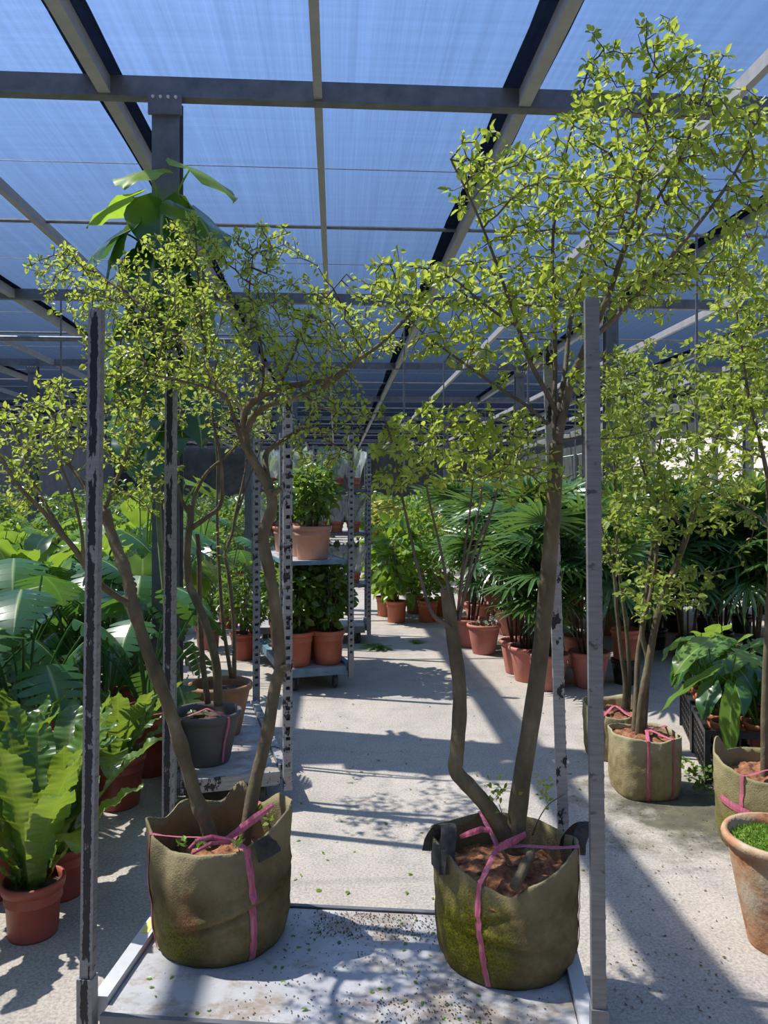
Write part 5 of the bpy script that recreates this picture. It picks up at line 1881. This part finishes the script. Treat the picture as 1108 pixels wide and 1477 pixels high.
t, zz = potted('arrow_leaf_plant', 'plant with long spear leaves, one hanging straight down over the crate rim', 'plant', 'small', (pz[0], pz[1], 0.2))
put_leaf(long_leaf[1], t, zz, R(215), 1.05, 0.1, 0.01)
put_leaf(long_leaf[0], t, zz, R(170), 1.1, 0.0, 0.01)
put_leaf(long_leaf[0], t, zz, R(20), 0.9, -0.1, 0.01)
put_leaf(long_leaf[0], t, zz, R(90), 0.9, -0.2, 0.01)
put_leaf(long_leaf[1], t, zz, R(270), 0.8, -0.3, 0.01)
# green weeds at the crate foot
for px, py in ((1008, 1135), (985, 1120), (1046, 1148)):
    p = G(px, py)
    n = 60 if px == 1008 else 16
    Pn = rng.normal(size=(n, 3)) * [0.035, 0.035, 0.03] + [0, 0, 0.05]
    Pn[:, 2] = np.abs(Pn[:, 2])
    me = cloud_mesh('weed', Pn, rand_dirs(n, 0.4), rand_dirs(n, 2), np.full(n, 0.028), np.full(n, 0.012), M['leaf_light'])
    o = link('weed_clump', me, None, None, tuple(p))
    tag(o, {1008: 'bushy little green weed growing at the foot of the crate', 985: 'sparse weed by the corner of the pale sack', 1046: 'tiny weed seedling between the crate and the olive sack'}[px], 'weed')

# ------------------------------------------------------------------ clay pot with moss, right foreground
t, zz = potted('mossy_clay_pot', 'flaking clay pot of bright green moss in front of the olive sack', 'pot', 'clay', camspot(1127, 2.66))
for c in list(t.children):
    if c.name.startswith('soil'):
        bpy.data.objects.remove(c)
link('moss_bed', soil_mesh('moss_bed', M['moss'], 0.165, zz + 0.0, 0.02, 40), None, t)
n = 2200
ang = rng.random(n) * 6.283
rad = np.sqrt(rng.random(n)) * 0.155
Pn = np.stack([rad * np.cos(ang), rad * np.sin(ang), np.full(n, zz + 0.004) + 0.018 * (1 - (rad / 0.16) ** 2)], 1)
me = cloud_mesh('moss_tufts', Pn, rand_dirs(n, 1.2), rand_dirs(n), rng.uniform(0.008, 0.02, n), rng.uniform(0.002, 0.004, n), M['leaf_light'])
tag(link('moss_tufts', me, None, t), kind='stuff')

# ------------------------------------------------------------------ litter
pf = fan_leaf('fallen_fan', M['leaf_light'], pet=0.12, Lf=0.26, nf=9, lean0=R(85), lean1=R(88), tilt=R(89), droop=0.05, wf=0.018)
o = link('fallen_palm_leaf', pf, None, None, tuple(G(566, 931, 0.012)), (0, 0, R(200)))
tag(o, 'cut fan palm leaf lying on the concrete of the aisle', 'leaf')
o = link('fallen_palm_leaf', pf, None, None, tuple(G(588, 926, 0.012)), (0, 0, R(10)), (0.55, 0.55, 0.55))
tag(o, 'small piece of palm leaf lying next to the cut fan leaf', 'leaf')


def litter(name, label, pts, mat, size, z):
    n = len(pts)
    Pn = np.array(pts); Pn[:, 2] = z
    D = rand_dirs(n); D[:, 2] *= 0.15
    Nn = rand_dirs(n, 4)
    me = cloud_mesh(name, Pn, D, Nn, rng.uniform(0.5, 1.3, n) * size, rng.uniform(0.2, 0.4, n) * size, mat)
    tag(link(name, me), label, 'litter', kind='stuff')


def cart_pts(n, x0, x1, y0, y1):
    return [on_cart(cartA, random.uniform(x0, x1), random.uniform(y0, y1), 0) for _ in range(n)]


def clear_of_bags(pts):
    return [p for p in pts if (p[0] - lb[0]) ** 2 + (p[1] - lb[1]) ** 2 > 0.046 and (p[0] - rb_[0]) ** 2 + (p[1] - rb_[1]) ** 2 > 0.046]


litter('leaf_litter', 'scattered green leaf bits on the cart tray', clear_of_bags(cart_pts(70, -0.55, 0.58, -0.27, 0.27)), M['leaf_light'], 0.018, TZ + 0.002)
litter('soil_crumbs', 'dark soil crumbs scattered on the cart tray', clear_of_bags(cart_pts(500, -0.3, 0.58, -0.27, 0.27) + cart_pts(500, -0.15, 0.25, 0.12, 0.27) + cart_pts(200, 0.1, 0.4, -0.27, -0.15)), M['darksoil'], 0.007, TZ + 0.002)
litter('floor_leaf_litter', 'scattered leaf bits on the concrete aisle', [tuple(G(random.uniform(400, 860), random.uniform(960, 1300))) for _ in range(110)], M['leaf_light'], 0.022, 0.003)
litter('floor_brown_litter', 'brown plant crumbs on the concrete beside the cart', [tuple(G(random.uniform(880, 1060), random.uniform(1140, 1470))) for _ in range(160)], M['leaf_brown'], 0.012, 0.003)
litter('petal_litter', 'pink petals scattered on the tray of the worn cart', [on_cart(cartB, random.uniform(-0.05, 0.22), random.uniform(-0.35, 0.5), 0) for _ in range(30)], M['ribbon'], 0.016, TZ + 0.002)
print('objects', len(bpy.data.objects), 'tris', sum(len(m.polygons) for m in bpy.data.meshes) * 2)
